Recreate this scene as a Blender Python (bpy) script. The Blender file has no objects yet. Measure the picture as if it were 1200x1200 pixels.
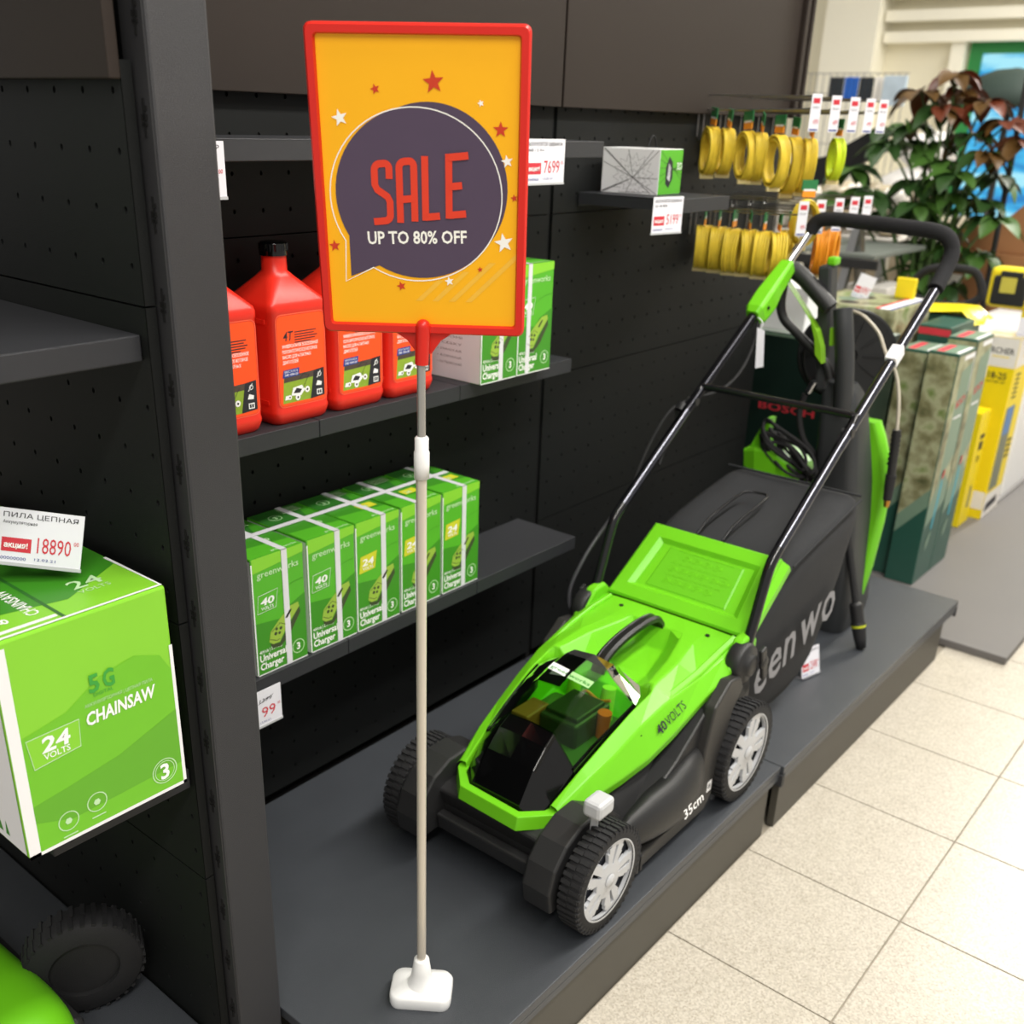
import bpy, bmesh, math, random
from mathutils import Vector, Matrix
R=math.radians; PI=math.pi
rng=random.Random(7)
SC=bpy.context.scene; COL=SC.collection
V=Vector

# ---------------------------------------------------------------- camera (world: X along the shelf wall, Y into the wall, Z up, metres)
cam=bpy.data.cameras.new('camera'); camo=bpy.data.objects.new('camera',cam); COL.objects.link(camo); SC.camera=camo
a_,b_,c_=0.688647992,0.414957296,-0.0301092452
F_=V((math.cos(a_)*math.cos(b_),math.sin(a_)*math.cos(b_),-math.sin(b_))); r_=V((math.sin(a_),-math.cos(a_),0)); d_=F_.cross(r_)
rr=math.cos(c_)*r_+math.sin(c_)*d_; dd=-math.sin(c_)*r_+math.cos(c_)*d_
camo.matrix_world=Matrix(((rr.x,-dd.x,-F_.x,0),(rr.y,-dd.y,-F_.y,0),(rr.z,-dd.z,-F_.z,1.28),(0,0,0,1)))
cam.sensor_width=36; cam.lens=1206.34/1200*36
cam.shift_x=(600-576.013)/1200; cam.shift_y=-(600-672.775)/1200
cam.clip_start=.02
cam.dof.use_dof=True; cam.dof.focus_distance=1.22; cam.dof.aperture_fstop=5.6
# ---------------------------------------------------------------- light
W=bpy.data.worlds.new('world'); SC.world=W; W.use_nodes=True
W.node_tree.nodes['Background'].inputs[0].default_value=(1,.97,.92,1); W.node_tree.nodes['Background'].inputs[1].default_value=.5
SC.view_settings.view_transform='Standard'; SC.view_settings.look='None'; SC.view_settings.gamma=1; SC.view_settings.use_curve_mapping=False
SC.view_settings.exposure=0.0
STRIPS=[(2.6,-.35,4.0,.30,165),(7.0,.6,3.5,.3,170),(-.8,-1.0,2.6,.3,110),(3.4,3.3,4.5,.3,80)]   # ceiling strip lamps: x, y, length, width, power
def area(x,y,z,lx,ly,p):
    l=bpy.data.lights.new('strip_lamp','AREA'); l.shape='RECTANGLE'; l.size=lx; l.size_y=ly; l.energy=p; l.color=(1,.965,.9)
    o=bpy.data.objects.new('strip_lamp',l); COL.objects.link(o); o.location=(x,y,z); return o
for s in STRIPS: area(s[0],s[1],3.40,s[2],s[3],s[4])

# ---------------------------------------------------------------- helpers
def lin(c):
    return tuple(((v/255)/12.92 if v/255<=.04045 else ((v/255+.055)/1.055)**2.4) for v in c)
MATS={}
def mat(name,rgb,rough=.5,metal=0,var=.06,scale=40,bump=0,bscale=300,emit=0,trans=0,alpha=1,coat=0,ior=1.45,spec=.5):
    if name in MATS: return MATS[name]
    m=bpy.data.materials.new(name); m.use_nodes=True; nt=m.node_tree; N=nt.nodes; L=nt.links; b=N['Principled BSDF']
    c=lin(rgb)+(1,)
    tc=N.new('ShaderNodeTexCoord'); no=N.new('ShaderNodeTexNoise'); no.inputs['Scale'].default_value=scale; no.inputs['Detail'].default_value=3
    L.new(tc.outputs['Object'],no.inputs['Vector'])
    mx=N.new('ShaderNodeMix'); mx.data_type='RGBA'; mx.inputs[6].default_value=tuple(v*(1-var) for v in c[:3])+(1,); mx.inputs[7].default_value=tuple(min(1,v*(1+var)) for v in c[:3])+(1,)
    L.new(no.outputs['Fac'],mx.inputs[0]); L.new(mx.outputs[2],b.inputs['Base Color'])
    b.inputs['Roughness'].default_value=rough; b.inputs['Metallic'].default_value=metal; b.inputs['IOR'].default_value=ior
    b.inputs['Transmission Weight'].default_value=trans; b.inputs['Alpha'].default_value=alpha; b.inputs['Coat Weight'].default_value=coat
    b.inputs['Specular IOR Level'].default_value=spec
    if emit: b.inputs['Emission Color'].default_value=c; b.inputs['Emission Strength'].default_value=emit
    if bump:
        n2=N.new('ShaderNodeTexNoise'); n2.inputs['Scale'].default_value=bscale; n2.inputs['Detail'].default_value=2; L.new(tc.outputs['Object'],n2.inputs['Vector'])
        bp=N.new('ShaderNodeBump'); bp.inputs['Strength'].default_value=bump; bp.inputs['Distance'].default_value=.001
        L.new(n2.outputs['Fac'],bp.inputs['Height']); L.new(bp.outputs['Normal'],b.inputs['Normal'])
    MATS[name]=m; return m
def frame(z,up=(0,0,1)):
    z=V(z).normalized(); u=V(up)
    if abs(z.dot(u))>.99: u=V((1,0,0))
    x=u.cross(z).normalized(); return x,z.cross(x),z
class MB:
    def __init__(s): s.v=[];s.f=[];s.m=[];s.sm=[];s.mats=[];s.cur=0;s.smooth=False
    def use(s,m):
        if m not in s.mats: s.mats.append(m)
        s.cur=s.mats.index(m); return s
    def add(s,vs,fs,smooth=None):
        o=len(s.v); s.v+= [tuple(v) for v in vs]
        sm=s.smooth if smooth is None else smooth
        for f in fs: s.f.append(tuple(i+o for i in f)); s.m.append(s.cur); s.sm.append(sm)
        return s
    def box(s,x0,x1,y0,y1,z0,z1,b=0):
        if x1<x0: x0,x1=x1,x0
        if y1<y0: y0,y1=y1,y0
        if z1<z0: z0,z1=z1,z0
        if not b:
            return s.add([(x,y,z) for x in (x0,x1) for y in (y0,y1) for z in (z0,z1)],[(0,1,3,2),(4,6,7,5),(0,4,5,1),(2,3,7,6),(0,2,6,4),(1,5,7,3)],False)
        bm=bmesh.new(); bmesh.ops.create_cube(bm,size=1)
        for v in bm.verts: v.co=V(((x0+x1)/2+v.co.x*(x1-x0),(y0+y1)/2+v.co.y*(y1-y0),(z0+z1)/2+v.co.z*(z1-z0)))
        bmesh.ops.bevel(bm,geom=bm.edges[:],offset=b,segments=2,affect='EDGES',profile=.5)
        return s.bm(bm)
    def bm(s,bm,smooth=False,M=None):
        bm.verts.index_update(); vs=[(M@v.co if M else v.co.copy()) for v in bm.verts]; fs=[[v.index for v in f.verts] for f in bm.faces]; bm.free()
        return s.add(vs,fs,smooth)
    def obox(s,c,size,M,b=0):
        t=MB(); t.box(-size[0]/2,size[0]/2,-size[1]/2,size[1]/2,-size[2]/2,size[2]/2,b)
        return s.add([V(c)+M@V(v) for v in t.v],t.f,False)
    def beam(s,p0,p1,w,h,up=(0,0,1)):
        p0,p1=V(p0),V(p1); x,y,z=frame(p1-p0,up)
        vs=[p+x*(i*w/2)+y*(j*h/2) for p in (p0,p1) for i,j in ((-1,-1),(1,-1),(1,1),(-1,1))]
        return s.add(vs,[(0,3,2,1),(4,5,6,7),(0,1,5,4),(1,2,6,5),(2,3,7,6),(3,0,4,7)],False)
    def cyl(s,p0,p1,r0,r1=None,n=16,caps=True,smooth=True):
        r1=r0 if r1 is None else r1; p0,p1=V(p0),V(p1); x,y,z=frame(p1-p0); o=len(s.v)
        vs=[p+(x*math.cos(2*PI*i/n)+y*math.sin(2*PI*i/n))*r for p,r in ((p0,r0),(p1,r1)) for i in range(n)]
        s.add(vs,[(i,(i+1)%n,n+(i+1)%n,n+i) for i in range(n)],smooth)
        if caps:
            s.add(vs[:n],[tuple(range(n-1,-1,-1))],False); s.add(vs[n:],[tuple(range(n))],False)
        return s
    def lathe(s,prof,c=(0,0,0),axis=(0,0,1),n=24,smooth=True,up=(0,0,1)):
        x,y,z=frame(axis,up); c=V(c)
        vs=[c+z*h+(x*math.cos(2*PI*i/n)+y*math.sin(2*PI*i/n))*r for r,h in prof for i in range(n)]
        m=len(prof); return s.add(vs,[(j*n+i,j*n+(i+1)%n,(j+1)*n+(i+1)%n,(j+1)*n+i) for j in range(m-1) for i in range(n)],smooth)
    def tube(s,pts,r,n=8,closed=False,caps=True,ry=None):
        pts=[V(p) for p in pts]; m=len(pts); rs=r if isinstance(r,(list,tuple)) else [r]*m
        vs=[]; px=None
        for i,p in enumerate(pts):
            t=(pts[(i+1)%m]-pts[i-1]) if closed else (pts[min(i+1,m-1)]-pts[max(i-1,0)])
            t.normalize()
            if px is None: x,y,_=frame(t)
            else:
                x=px-t*px.dot(t); x.normalize(); y=t.cross(x)
            px=x
            for k in range(n): vs.append(p+x*math.cos(2*PI*k/n)*rs[i]+y*math.sin(2*PI*k/n)*rs[i]*(ry or 1))
        fs=[(i*n+k,i*n+(k+1)%n,((i+1)%m)*n+(k+1)%n,((i+1)%m)*n+k) for i in range(m if closed else m-1) for k in range(n)]
        s.add(vs,fs,True)
        if caps and not closed: s.add(vs[:n],[tuple(range(n-1,-1,-1))],False); s.add(vs[-n:],[tuple(range(n))],False)
        return s
    def prism(s,poly,d0,d1,plane='xz'):
        def P(a,b,d): return {'xz':(a,d,b),'xy':(a,b,d),'yz':(d,a,b)}[plane]
        n=len(poly); vs=[P(a,b,d0) for a,b in poly]+[P(a,b,d1) for a,b in poly]
        return s.add(vs,[tuple(range(n)),tuple(range(2*n-1,n-1,-1))]+[(i,n+i,n+(i+1)%n,(i+1)%n) for i in range(n)],False)
    def loft(s,secs,closed=True,caps=True,smooth=False):
        n=len(secs[0]); m=len(secs); vs=[p for q in secs for p in q]
        k=n if closed else n-1
        s.add(vs,[(j*n+i,j*n+(i+1)%n,(j+1)*n+(i+1)%n,(j+1)*n+i) for j in range(m-1) for i in range(k)],smooth)
        if caps and closed: s.add(secs[0],[tuple(range(n))],False); s.add(secs[-1],[tuple(range(n-1,-1,-1))],False)
        return s
    def xf(s,M):
        s.v=[tuple(M@V(v)) for v in s.v]; return s
    def build(s,name,m=None,parent=None,bevel=0,loc=None,subd=0,seg=2,recalc=True,auto=None,ang=30):
        me=bpy.data.meshes.new(name); me.from_pydata(s.v,[],s.f)
        ms=s.mats or [m]
        for q in ms: me.materials.append(q)
        if s.mats: me.polygons.foreach_set('material_index',s.m)
        me.polygons.foreach_set('use_smooth',s.sm)
        if recalc:
            b=bmesh.new(); b.from_mesh(me); bmesh.ops.recalc_face_normals(b,faces=b.faces); b.to_mesh(me); b.free()
        if auto:
            b=bmesh.new(); b.from_mesh(me); bmesh.ops.remove_doubles(b,verts=b.verts,dist=1e-5); b.to_mesh(me); b.free()
        me.update(); o=bpy.data.objects.new(name,me); COL.objects.link(o)
        if parent: o.parent=parent
        if loc: o.location=loc
        if subd: q=o.modifiers.new('s','SUBSURF'); q.levels=q.render_levels=subd
        if bevel:
            q=o.modifiers.new('b','BEVEL'); q.width=bevel; q.segments=seg; q.limit_method='ANGLE'; q.angle_limit=R(ang); q.harden_normals=False
        return o
def thing(name,label,cat,loc=(0,0,0),rotz=0,group=None,rot=None):
    o=bpy.data.objects.new(name,None); COL.objects.link(o); o.empty_display_size=.05; o.location=loc; o.rotation_euler=rot or (0,0,rotz)
    return tag(o,label,cat,group)
def tag(o,label,cat,group=None,kind=None):
    if label: o['label']=label
    if cat: o['category']=cat
    if group: o['group']=group
    if kind: o['kind']=kind
    return o
def struct(o): o['kind']='structure'; return o
def dup(root,loc=None,rotz=None,label=None,group=None,par=None):
    def cp(o,p):
        c=o.copy(); COL.objects.link(c)
        if p: c.parent=p
        for ch in list(o.children): cp(ch,c)
        return c
    r=cp(root,par)
    if loc is not None: r.location=loc
    if rotz is not None: r.rotation_euler=(0,0,rotz)
    if label: r['label']=label
    if group: r['group']=group
    return r
TXT={}
def glyphs(txt,bold=0,sp=1):
    k=(txt,bold,sp)
    if k not in TXT:
        c=bpy.data.curves.new('t','FONT'); c.body=txt; c.size=1; c.resolution_u=2; c.offset=bold; c.space_character=sp; c.fill_mode='FRONT'
        o=bpy.data.objects.new('t',c); COL.objects.link(o); me=o.to_mesh()
        vs=[(v.co.x,v.co.y) for v in me.vertices]; fs=[tuple(p.vertices) for p in me.polygons]; o.to_mesh_clear()
        bpy.data.objects.remove(o); bpy.data.curves.remove(c)
        if vs: x0=min(v[0] for v in vs); x1=max(v[0] for v in vs)
        else: x0=x1=0
        TXT[k]=(vs,fs,x0,x1)
    return TXT[k]
class Print:
    """flat print: polygons and lettering lying on a real face; o = face corner, u/v = face axes, n = outward normal (local to the parent)"""
    def __init__(s,o,u,v,n,step=.00015,base=.0003): s.o,s.u,s.v_,s.n=V(o),V(u).normalized(),V(v).normalized(),V(n).normalized(); s.mb=MB(); s.step=step; s.base=base
    def P(s,x,y,l): return s.o+s.u*x+s.v_*y+s.n*(s.base+s.step*l)
    def poly(s,pts,m,l=0): s.mb.use(m).add([s.P(x,y,l) for x,y in pts],[tuple(range(len(pts)))],False); return s
    def rect(s,x0,y0,x1,y1,m,l=0): return s.poly([(x0,y0),(x1,y0),(x1,y1),(x0,y1)],m,l)
    def disc(s,x,y,r,m,l=0,n=28,ry=None): return s.poly([(x+r*math.cos(2*PI*i/n),y+(ry or r)*math.sin(2*PI*i/n)) for i in range(n)],m,l)
    def ring(s,x,y,r,w,m,l=0,n=32):
        a=[s.P(x+q*math.cos(2*PI*i/n),y+q*math.sin(2*PI*i/n),l) for q in (r,r-w) for i in range(n)]
        s.mb.use(m).add(a,[(i,(i+1)%n,n+(i+1)%n,n+i) for i in range(n)],False); return s
    def line(s,pts,w,m,l=0,closed=False):
        n=len(pts); vs=[]
        for i,p in enumerate(pts):
            a=V(pts[i-1] if (i or closed) else pts[i]); b=V(pts[(i+1)%n] if (i<n-1 or closed) else pts[i]); t=(b-a); t.normalize(); q=V((-t.y,t.x))*w/2
            vs+= [s.P(p[0]+q.x,p[1]+q.y,l),s.P(p[0]-q.x,p[1]-q.y,l)]
        s.mb.use(m).add(vs,[(2*i,2*i+1,(2*i+3)%(2*n),(2*i+2)%(2*n)) for i in range(n if closed else n-1)],False); return s
    def text(s,txt,x,y,size,m,l=1,bold=0,w=None,shear=0,sx=1,rot=0,align='l',sp=1):
        vs,fs,x0,x1=glyphs(txt,bold,sp)
        k=size/.72   # size = cap height
        kx=k*sx if w is None else w/max(1e-6,(x1-x0))
        off={'l':0,'c':(x1-x0)/2*kx,'r':(x1-x0)*kx}[align]; ca,sa=math.cos(rot),math.sin(rot); out=[]
        for a,b in vs:
            X=(a-x0)*kx-off+b*k*shear; Y=b*k
            out.append(s.P(x+X*ca-Y*sa,y+X*sa+Y*ca,l))
        s.mb.use(m).add(out,fs,False); return s
    def build(s,name,parent): return s.mb.build(name,None,parent,recalc=False)
def star(x,y,r,rot=0,k=.42): return [(x+(r if i%2==0 else r*k)*math.cos(rot+PI/2+i*PI/5),y+(r if i%2==0 else r*k)*math.sin(rot+PI/2+i*PI/5)) for i in range(10)]
def smooth(pts,n=6,closed=False):
    pts=[V(p) for p in pts]; m=len(pts); out=[]
    for i in range(m if closed else m-1):
        p0,p1,p2,p3=(pts[(i-1)%m] if closed or i else pts[0]),pts[i],pts[(i+1)%m],(pts[(i+2)%m] if closed or i<m-2 else pts[-1])
        for k in range(n):
            t=k/n; out.append(.5*((2*p1)+(p2-p0)*t+(2*p0-5*p1+4*p2-p3)*t*t+(3*p1-p0-3*p2+p3)*t**3))
    if not closed: out.append(pts[-1])
    return out

# ---------------------------------------------------------------- materials
BLACKP=mat('black_plastic',(37,37,38),.45,bump=.3,bscale=900)
BLACKG=mat('gloss_black',(6,6,7),.12,coat=.3)
RUBBER=mat('rubber',(32,32,34),.75,bump=.4,bscale=500)
FOAM=mat('foam_grip',(30,30,33),.9,bump=.8,bscale=900)
GREEN=mat('lime_plastic',(112,200,30),.35,var=.02)
GREEND=mat('lime_relief',(104,190,28),.42,var=.02)
SHELF=mat('shelf_metal',(46,47,51),.48,bump=.5,bscale=1400,var=.08,scale=20)
PEG=mat('pegboard_metal',(17,19,19),.6,spec=.3,bump=.5,bscale=1200,var=.12,scale=9)
BROWN=mat('brown_panel',(42,34,29),.6,spec=.35,bump=.3,bscale=1200,var=.06,scale=8)
POST=mat('post_metal',(53,53,56),.55,bump=.7,bscale=1300,var=.06,scale=14)
PODT=mat('podium_top',(62,65,70),.36,bump=.6,bscale=900,var=.12,scale=12)
PODF=mat('podium_face',(72,69,62),.5,bump=.3,bscale=1100,var=.05,scale=10)
VOID=mat('dark_void',(6,6,7),.9)
CHROME=mat('chrome',(205,206,210),.12,metal=1,var=.02)
STEEL=mat('galvanised_wire',(165,165,165),.3,metal=1)
BLUEST=mat('black_chrome_tube',(96,97,106),.15,metal=1,var=.05)
GREYP=mat('light_grey_plastic',(190,192,195),.4)
WHITEP=mat('white_plastic',(238,238,238),.3,var=.01)
IVORY=mat('ivory_tube',(214,206,193),.3,metal=.35,var=.02)
WHITE=mat('white_card',(236,236,238),.55,var=.01)
PAPER=mat('tag_paper',(232,232,240),.5,var=.01)
RED=mat('red_frame',(214,38,28),.35,var=.03)
INK=mat('ink_black',(35,35,42),.6)
INKR=mat('ink_red',(205,52,66),.6)
INKW=mat('ink_white',(244,244,244),.6,var=0)
INKB=mat('ink_blue',(40,60,140),.6)
YEL=mat('yellow_plastic',(236,214,30),.45)
LINEY=mat('trimmer_line',(224,196,60),.4,var=.15,scale=60)
LIMEL=mat('lime_line',(205,228,40),.4)
ORANGEL=mat('orange_line',(232,150,30),.4)
BOXG=mat('box_green',(84,176,40),.4,var=.05,scale=12)
BOXD=mat('box_dark_green',(62,142,34),.4,var=.05,scale=12)
BOXDD=mat('box_deep_green',(44,108,36),.42,var=.05)
BOXL=mat('box_light_green',(134,206,52),.4,var=.04,scale=12)
STRAP=mat('white_strap',(226,226,232),.3,var=.03,alpha=.93)

# ---------------------------------------------------------------- room
YW=1.27
def plate(name,x0,x1,y0,y1,z0,z1,m,par=None): return MB().box(x0,x1,y0,y1,z0,z1).build(name,m,par)
# floor of terrazzo tiles
fl=struct(plate('floor',-2,9.1,-3,6,-.05,-.004,mat('grout',(150,142,128),.8)))
def tile_mat():
    m=bpy.data.materials.new('terrazzo'); m.use_nodes=True; nt=m.node_tree; N=nt.nodes; L=nt.links; b=N['Principled BSDF']
    g=N.new('ShaderNodeNewGeometry'); oi=N.new('ShaderNodeObjectInfo')
    v=N.new('ShaderNodeTexVoronoi'); v.inputs['Scale'].default_value=330; L.new(g.outputs['Position'],v.inputs['Vector'])
    cr=N.new('ShaderNodeValToRGB'); cr.color_ramp.interpolation='CONSTANT'
    e=cr.color_ramp.elements; e[0].color=lin((168,160,146))+(1,); e[0].position=0; e[1].position=.10; e[1].color=lin((176,169,156))+(1,)
    for p,c in ((.34,(188,181,167)),(.62,(197,190,177)),(.88,(184,176,163))): q=e.new(p); q.color=lin(c)+(1,)
    sp=N.new('ShaderNodeSeparateColor'); L.new(v.outputs['Color'],sp.inputs[0]); L.new(sp.outputs[0],cr.inputs[0])
    n=N.new('ShaderNodeTexNoise'); n.inputs['Scale'].default_value=14; n.inputs['Detail'].default_value=6; L.new(g.outputs['Position'],n.inputs['Vector'])
    mx=N.new('ShaderNodeMix'); mx.data_type='RGBA'; mx.blend_type='MULTIPLY'; mx.inputs[0].default_value=.2
    c2=N.new('ShaderNodeValToRGB'); c2.color_ramp.elements[0].position=.3; c2.color_ramp.elements[0].color=(.72,.7,.66,1); c2.color_ramp.elements[1].position=.6; c2.color_ramp.elements[1].color=(1,1,1,1)
    L.new(n.outputs['Fac'],c2.inputs[0]); L.new(cr.outputs[0],mx.inputs[6]); L.new(c2.outputs[0],mx.inputs[7]); L.new(mx.outputs[2],b.inputs['Base Color'])
    b.inputs['Roughness'].default_value=.32; return m
TM=tile_mat(); T=.2975; t0=None
for i in range(-3,17):
    for j in range(-7,3):
        x=1.28+i*T; y=.336+j*T
        if y>.6 and x<2.6: continue
        if t0 is None:
            t0=MB().box(.0014,T-.0014,.0014,T-.0014,-.012,0,.0006).build('tile',TM,fl); t=t0
        else:
            t=t0.copy(); COL.objects.link(t); t.name='tile'
        t.location=(x,y,0); t.parent=fl
struct(plate('floor',6.04,9.05,-1.745,6,-.004,0,TM))
WALLC=mat('cream_wall',(240,234,212),.7,var=.03,scale=2)
TRIMC=mat('cream_trim',(250,246,230),.6,var=.02)
struct(plate('ceiling',-1.9,9.1,-3,6,3.5,3.56,mat('ceiling_white',(225,224,218),.8)))
# far wall with window opening: x=9
XF=9.0
wf=MB()
yw0,yw1,zw0,zw1=1.1,2.86,.45,1.93
wf.box(XF,XF+.1,yw1,6,0,3.5).box(XF,XF+.1,-3,yw0,0,3.5).box(XF,XF+.1,yw0,yw1,zw1,3.5).box(XF,XF+.1,yw0,yw1,0,zw0)
struct(wf.build('wall_back',WALLC))
for i,(z,h,dp) in enumerate(((2.10,.075,.16),(1.955,.075,.14),(2.27,.10,.2))):
    struct(plate('trim_%d'%(i+1),XF-dp,XF,-3,3.5,z-h/2,z+h/2,TRIMC))
struct(plate('trim_4',XF-.25,XF-.0,3.52,3.95,0,3.5,TRIMC))   # column
struct(plate('trim_5',XF-.1,XF,2.88,2.98,0,1.92,TRIMC))
# window: green frame, blue glass, daylight behind
wn=MB(); g=.09
GF=mat('green_window_frame',(42,132,66),.5)
wn.box(XF-.03,XF+.03,yw0,yw1,zw1-g,zw1).box(XF-.03,XF+.03,yw0,yw1,zw0,zw0+g).box(XF-.03,XF+.03,yw1-g,yw1,zw0+g,zw1-g).box(XF-.03,XF+.03,yw0,yw0+g,zw0+g,zw1-g).box(XF-.02,XF+.02,1.75,1.80,zw0+g,zw1-g)
w1=struct(wn.build('window_1',GF))
gm=bpy.data.materials.new('blue_daylight_glass'); gm.use_nodes=True; N=gm.node_tree.nodes; L=gm.node_tree.links; b=N['Principled BSDF']
tc=N.new('ShaderNodeTexCoord'); n=N.new('ShaderNodeTexNoise'); n.inputs['Scale'].default_value=3.5; n.inputs['Detail'].default_value=4; mp=N.new('ShaderNodeMapping'); mp.inputs['Scale'].default_value=(1,.6,3)
L.new(tc.outputs['Object'],mp.inputs[0]); L.new(mp.outputs[0],n.inputs['Vector']); cr=N.new('ShaderNodeValToRGB')
cr.color_ramp.elements[0].position=.35; cr.color_ramp.elements[0].color=lin((20,120,190))+(1,); cr.color_ramp.elements[1].position=.62; cr.color_ramp.elements[1].color=lin((165,230,245))+(1,)
q=cr.color_ramp.elements.new(.5); q.color=lin((60,180,230))+(1,)
L.new(n.outputs['Fac'],cr.inputs[0]); L.new(cr.outputs[0],b.inputs['Emission Color']); b.inputs['Emission Strength'].default_value=1.0; b.inputs['Base Color'].default_value=(.02,.05,.08,1); b.inputs['Roughness'].default_value=.1
MB().box(XF+.005,XF+.015,yw0+g,1.75,zw0+g,zw1-g).build('window_pane',gm,w1); MB().box(XF+.005,XF+.015,1.80,yw1-g,zw0+g,zw1-g).build('window_pane',gm,w1)
# ceiling lamp fittings
LM=mat('lamp_diffuser',(255,250,240),.5,emit=4)
for i,s in enumerate(STRIPS):
    t=thing('ceiling_light',('long white strip lamp over the aisle','long white strip lamp over the far checkout end','white strip lamp above the near end of the aisle','white strip lamp behind the shelf wall')[i],'lamp',(s[0],s[1],3.41),0)
    MB().box(-s[2]/2-.02,s[2]/2+.02,-s[3]/2-.02,s[3]/2+.02,.0,.09).build('housing',WHITEP,t)

# ---------------------------------------------------------------- gondola walls
def pegpanel(name,par,x0,x1,z0,z1,nx,nz,m,off=(None,None),plane='y',d=0,pitch=.0505,thick=.012,hole=.0027,hz=None):
    """perforated sheet: real octagonal holes, folded edges. plane 'y': facing -Y at y=d ; plane 'x': facing -X at x=d, x0..x1 run along Y"""
    mb=MB()
    def P(a,b,q): return (a,d+q,b) if plane=='y' else (d+q,a,b)
    hx=[x0+off[0]+i*pitch for i in range(nx)]; hzs=[z0+off[1]+j*pitch for j in range(nz)] if hz is None else hz
    c=pitch/2*.6
    xs=[x0]; 
    for h in hx: xs+=[h-c,h+c]
    xs.append(x1); zs=[z0]
    for h in hzs: zs+=[h-c,h+c]
    zs.append(z1)
    for i in range(len(xs)-1):
        for j in range(len(zs)-1):
            a0,a1,b0,b1=xs[i],xs[i+1],zs[j],zs[j+1]
            if i%2==1 and j%2==1:
                ca,cb=(a0+a1)/2,(b0+b1)/2
                oc=[(ca+hole*math.cos(PI/8+k*PI/4),cb+hole*math.sin(PI/8+k*PI/4)*1.25) for k in range(8)]
                q=[(a1,cb),(a1,b1),(ca,b1),(a0,b1),(a0,cb),(a0,b0),(ca,b0),(a1,b0)]
                vs=[P(*p,0) for p in q]+[P(*p,0) for p in oc]+[P(*p,.003) for p in oc]
                fs=[]
                # oct vertex k at angle 22.5+45k ; outer verts at 0,45,90...
                for k in range(8):
                    fs.append((k,(k+1)%8,8+k)); fs.append(((k+1)%8,8+(k+1)%8,8+k))
                    fs.append((8+k,8+(k+1)%8,16+(k+1)%8,16+k))
                mb.add(vs,fs,False)
            else: mb.add([P(a0,b0,0),P(a1,b0,0),P(a1,b1,0),P(a0,b1,0)],[(0,1,2,3)],False)
    e=[(x0,z0),(x1,z0),(x1,z1),(x0,z1)]
    for i in range(4):
        p,q=e[i],e[(i+1)%4]; mb.add([P(*p,0),P(*q,0),P(*q,thick),P(*p,thick)],[(0,1,2,3)],False)
    return mb.build(name,m,par,recalc=False)
gw=thing('shelving_unit','dark grey perforated wall shelving unit with brown header panels behind the mower','shelving',(1.69,YW,0))
def L0(o,par): o.parent=par; o.matrix_parent_inverse=Matrix.Translation(-V(par.location)); return o
HZ=[.4775,.797,1.1165]; 
for (xa,xb,n,ox) in ((.672,1.684,20,.0215),(1.697,2.655,19,.025)):
    for z0,z1,nz in ((.160,.4765,6),(.4785,.796,6),(.798,1.1155,6),(1.1175,1.435,6)):
        L0(pegpanel('perforated_panel',None,xa,xb,z0,z1,n,nz,PEG,(ox,.034),'y',YW),gw)
L0(plate('hole_shade_sheet',.66,2.67,YW+.02,YW+.024,.0,2.1,VOID),gw)  # near-black sheet added as the shade behind the holes
for xa,xb in ((.672,1.684),(1.690,2.638)):
    L0(MB().box(xa,xb,YW-.018,YW-.001,1.306,2.15,.0015).build('header_panel',BROWN),gw)
eb=MB()
for k,(x,w) in enumerate(((2.640,.02),(2.662,.012),(2.675,.014))): eb.box(x,x+w,YW-.03+(.006 if k==1 else 0),YW+.05,1.306,2.15,.003)
L0(eb.build('end_moulding',BROWN),gw)
for x in (.655,1.684,2.656):
    p=MB(); p.box(x,x+.012,YW+.006,YW+.04,0,2.1)
    L0(p.build('upright',POST if x<.7 else VOID),gw)
L0(plate('end_panel',2.655,2.67,YW,YW+.3,0,1.306,PEG),gw)

def shelf(name,label,x0,x1,yf,z,breaks=(),th=.026,grp=None):
    t=thing(name,label,'shelf',(x0,YW,z-th),0,grp)
    xs=[x0]+list(breaks)+[x1]
    for a,b in zip(xs,xs[1:]):
        m=MB(); m.box(a-x0+.0006,b-x0-.0006,yf-YW,-.003,th-.003,th,.0012); m.box(a-x0+.0006,b-x0-.0006,yf-YW,yf-YW+.003,.0,th-.0005,.001)
        m.box(a-x0+.0006,a-x0+.003,yf-YW+.003,-.003,.004,th-.003); m.box(b-x0-.003,b-x0-.0006,yf-YW+.003,-.003,.004,th-.003); m.box(a-x0+.001,b-x0-.001,-.006,-.003,0,th-.003)
        m.build('shelf_board',SHELF,t)
    return t
s1=shelf('wall_shelf','long dark shelf above the sale sign, topmost on the wall',.69,1.61,1.10,1.252,(1.30,))
s2=shelf('wall_shelf','dark metal shelf carrying the red oil bottles',.69,1.618,1.148,.866,(.982,1.296))
s3=shelf('wall_shelf','dark metal shelf carrying the row of strapped charger boxes',.69,1.622,1.115,.506,(.996,1.314))
s4=shelf('wall_shelf','short dark shelf at right holding the small white and green box',1.775,1.985,1.045,1.155,())
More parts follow.
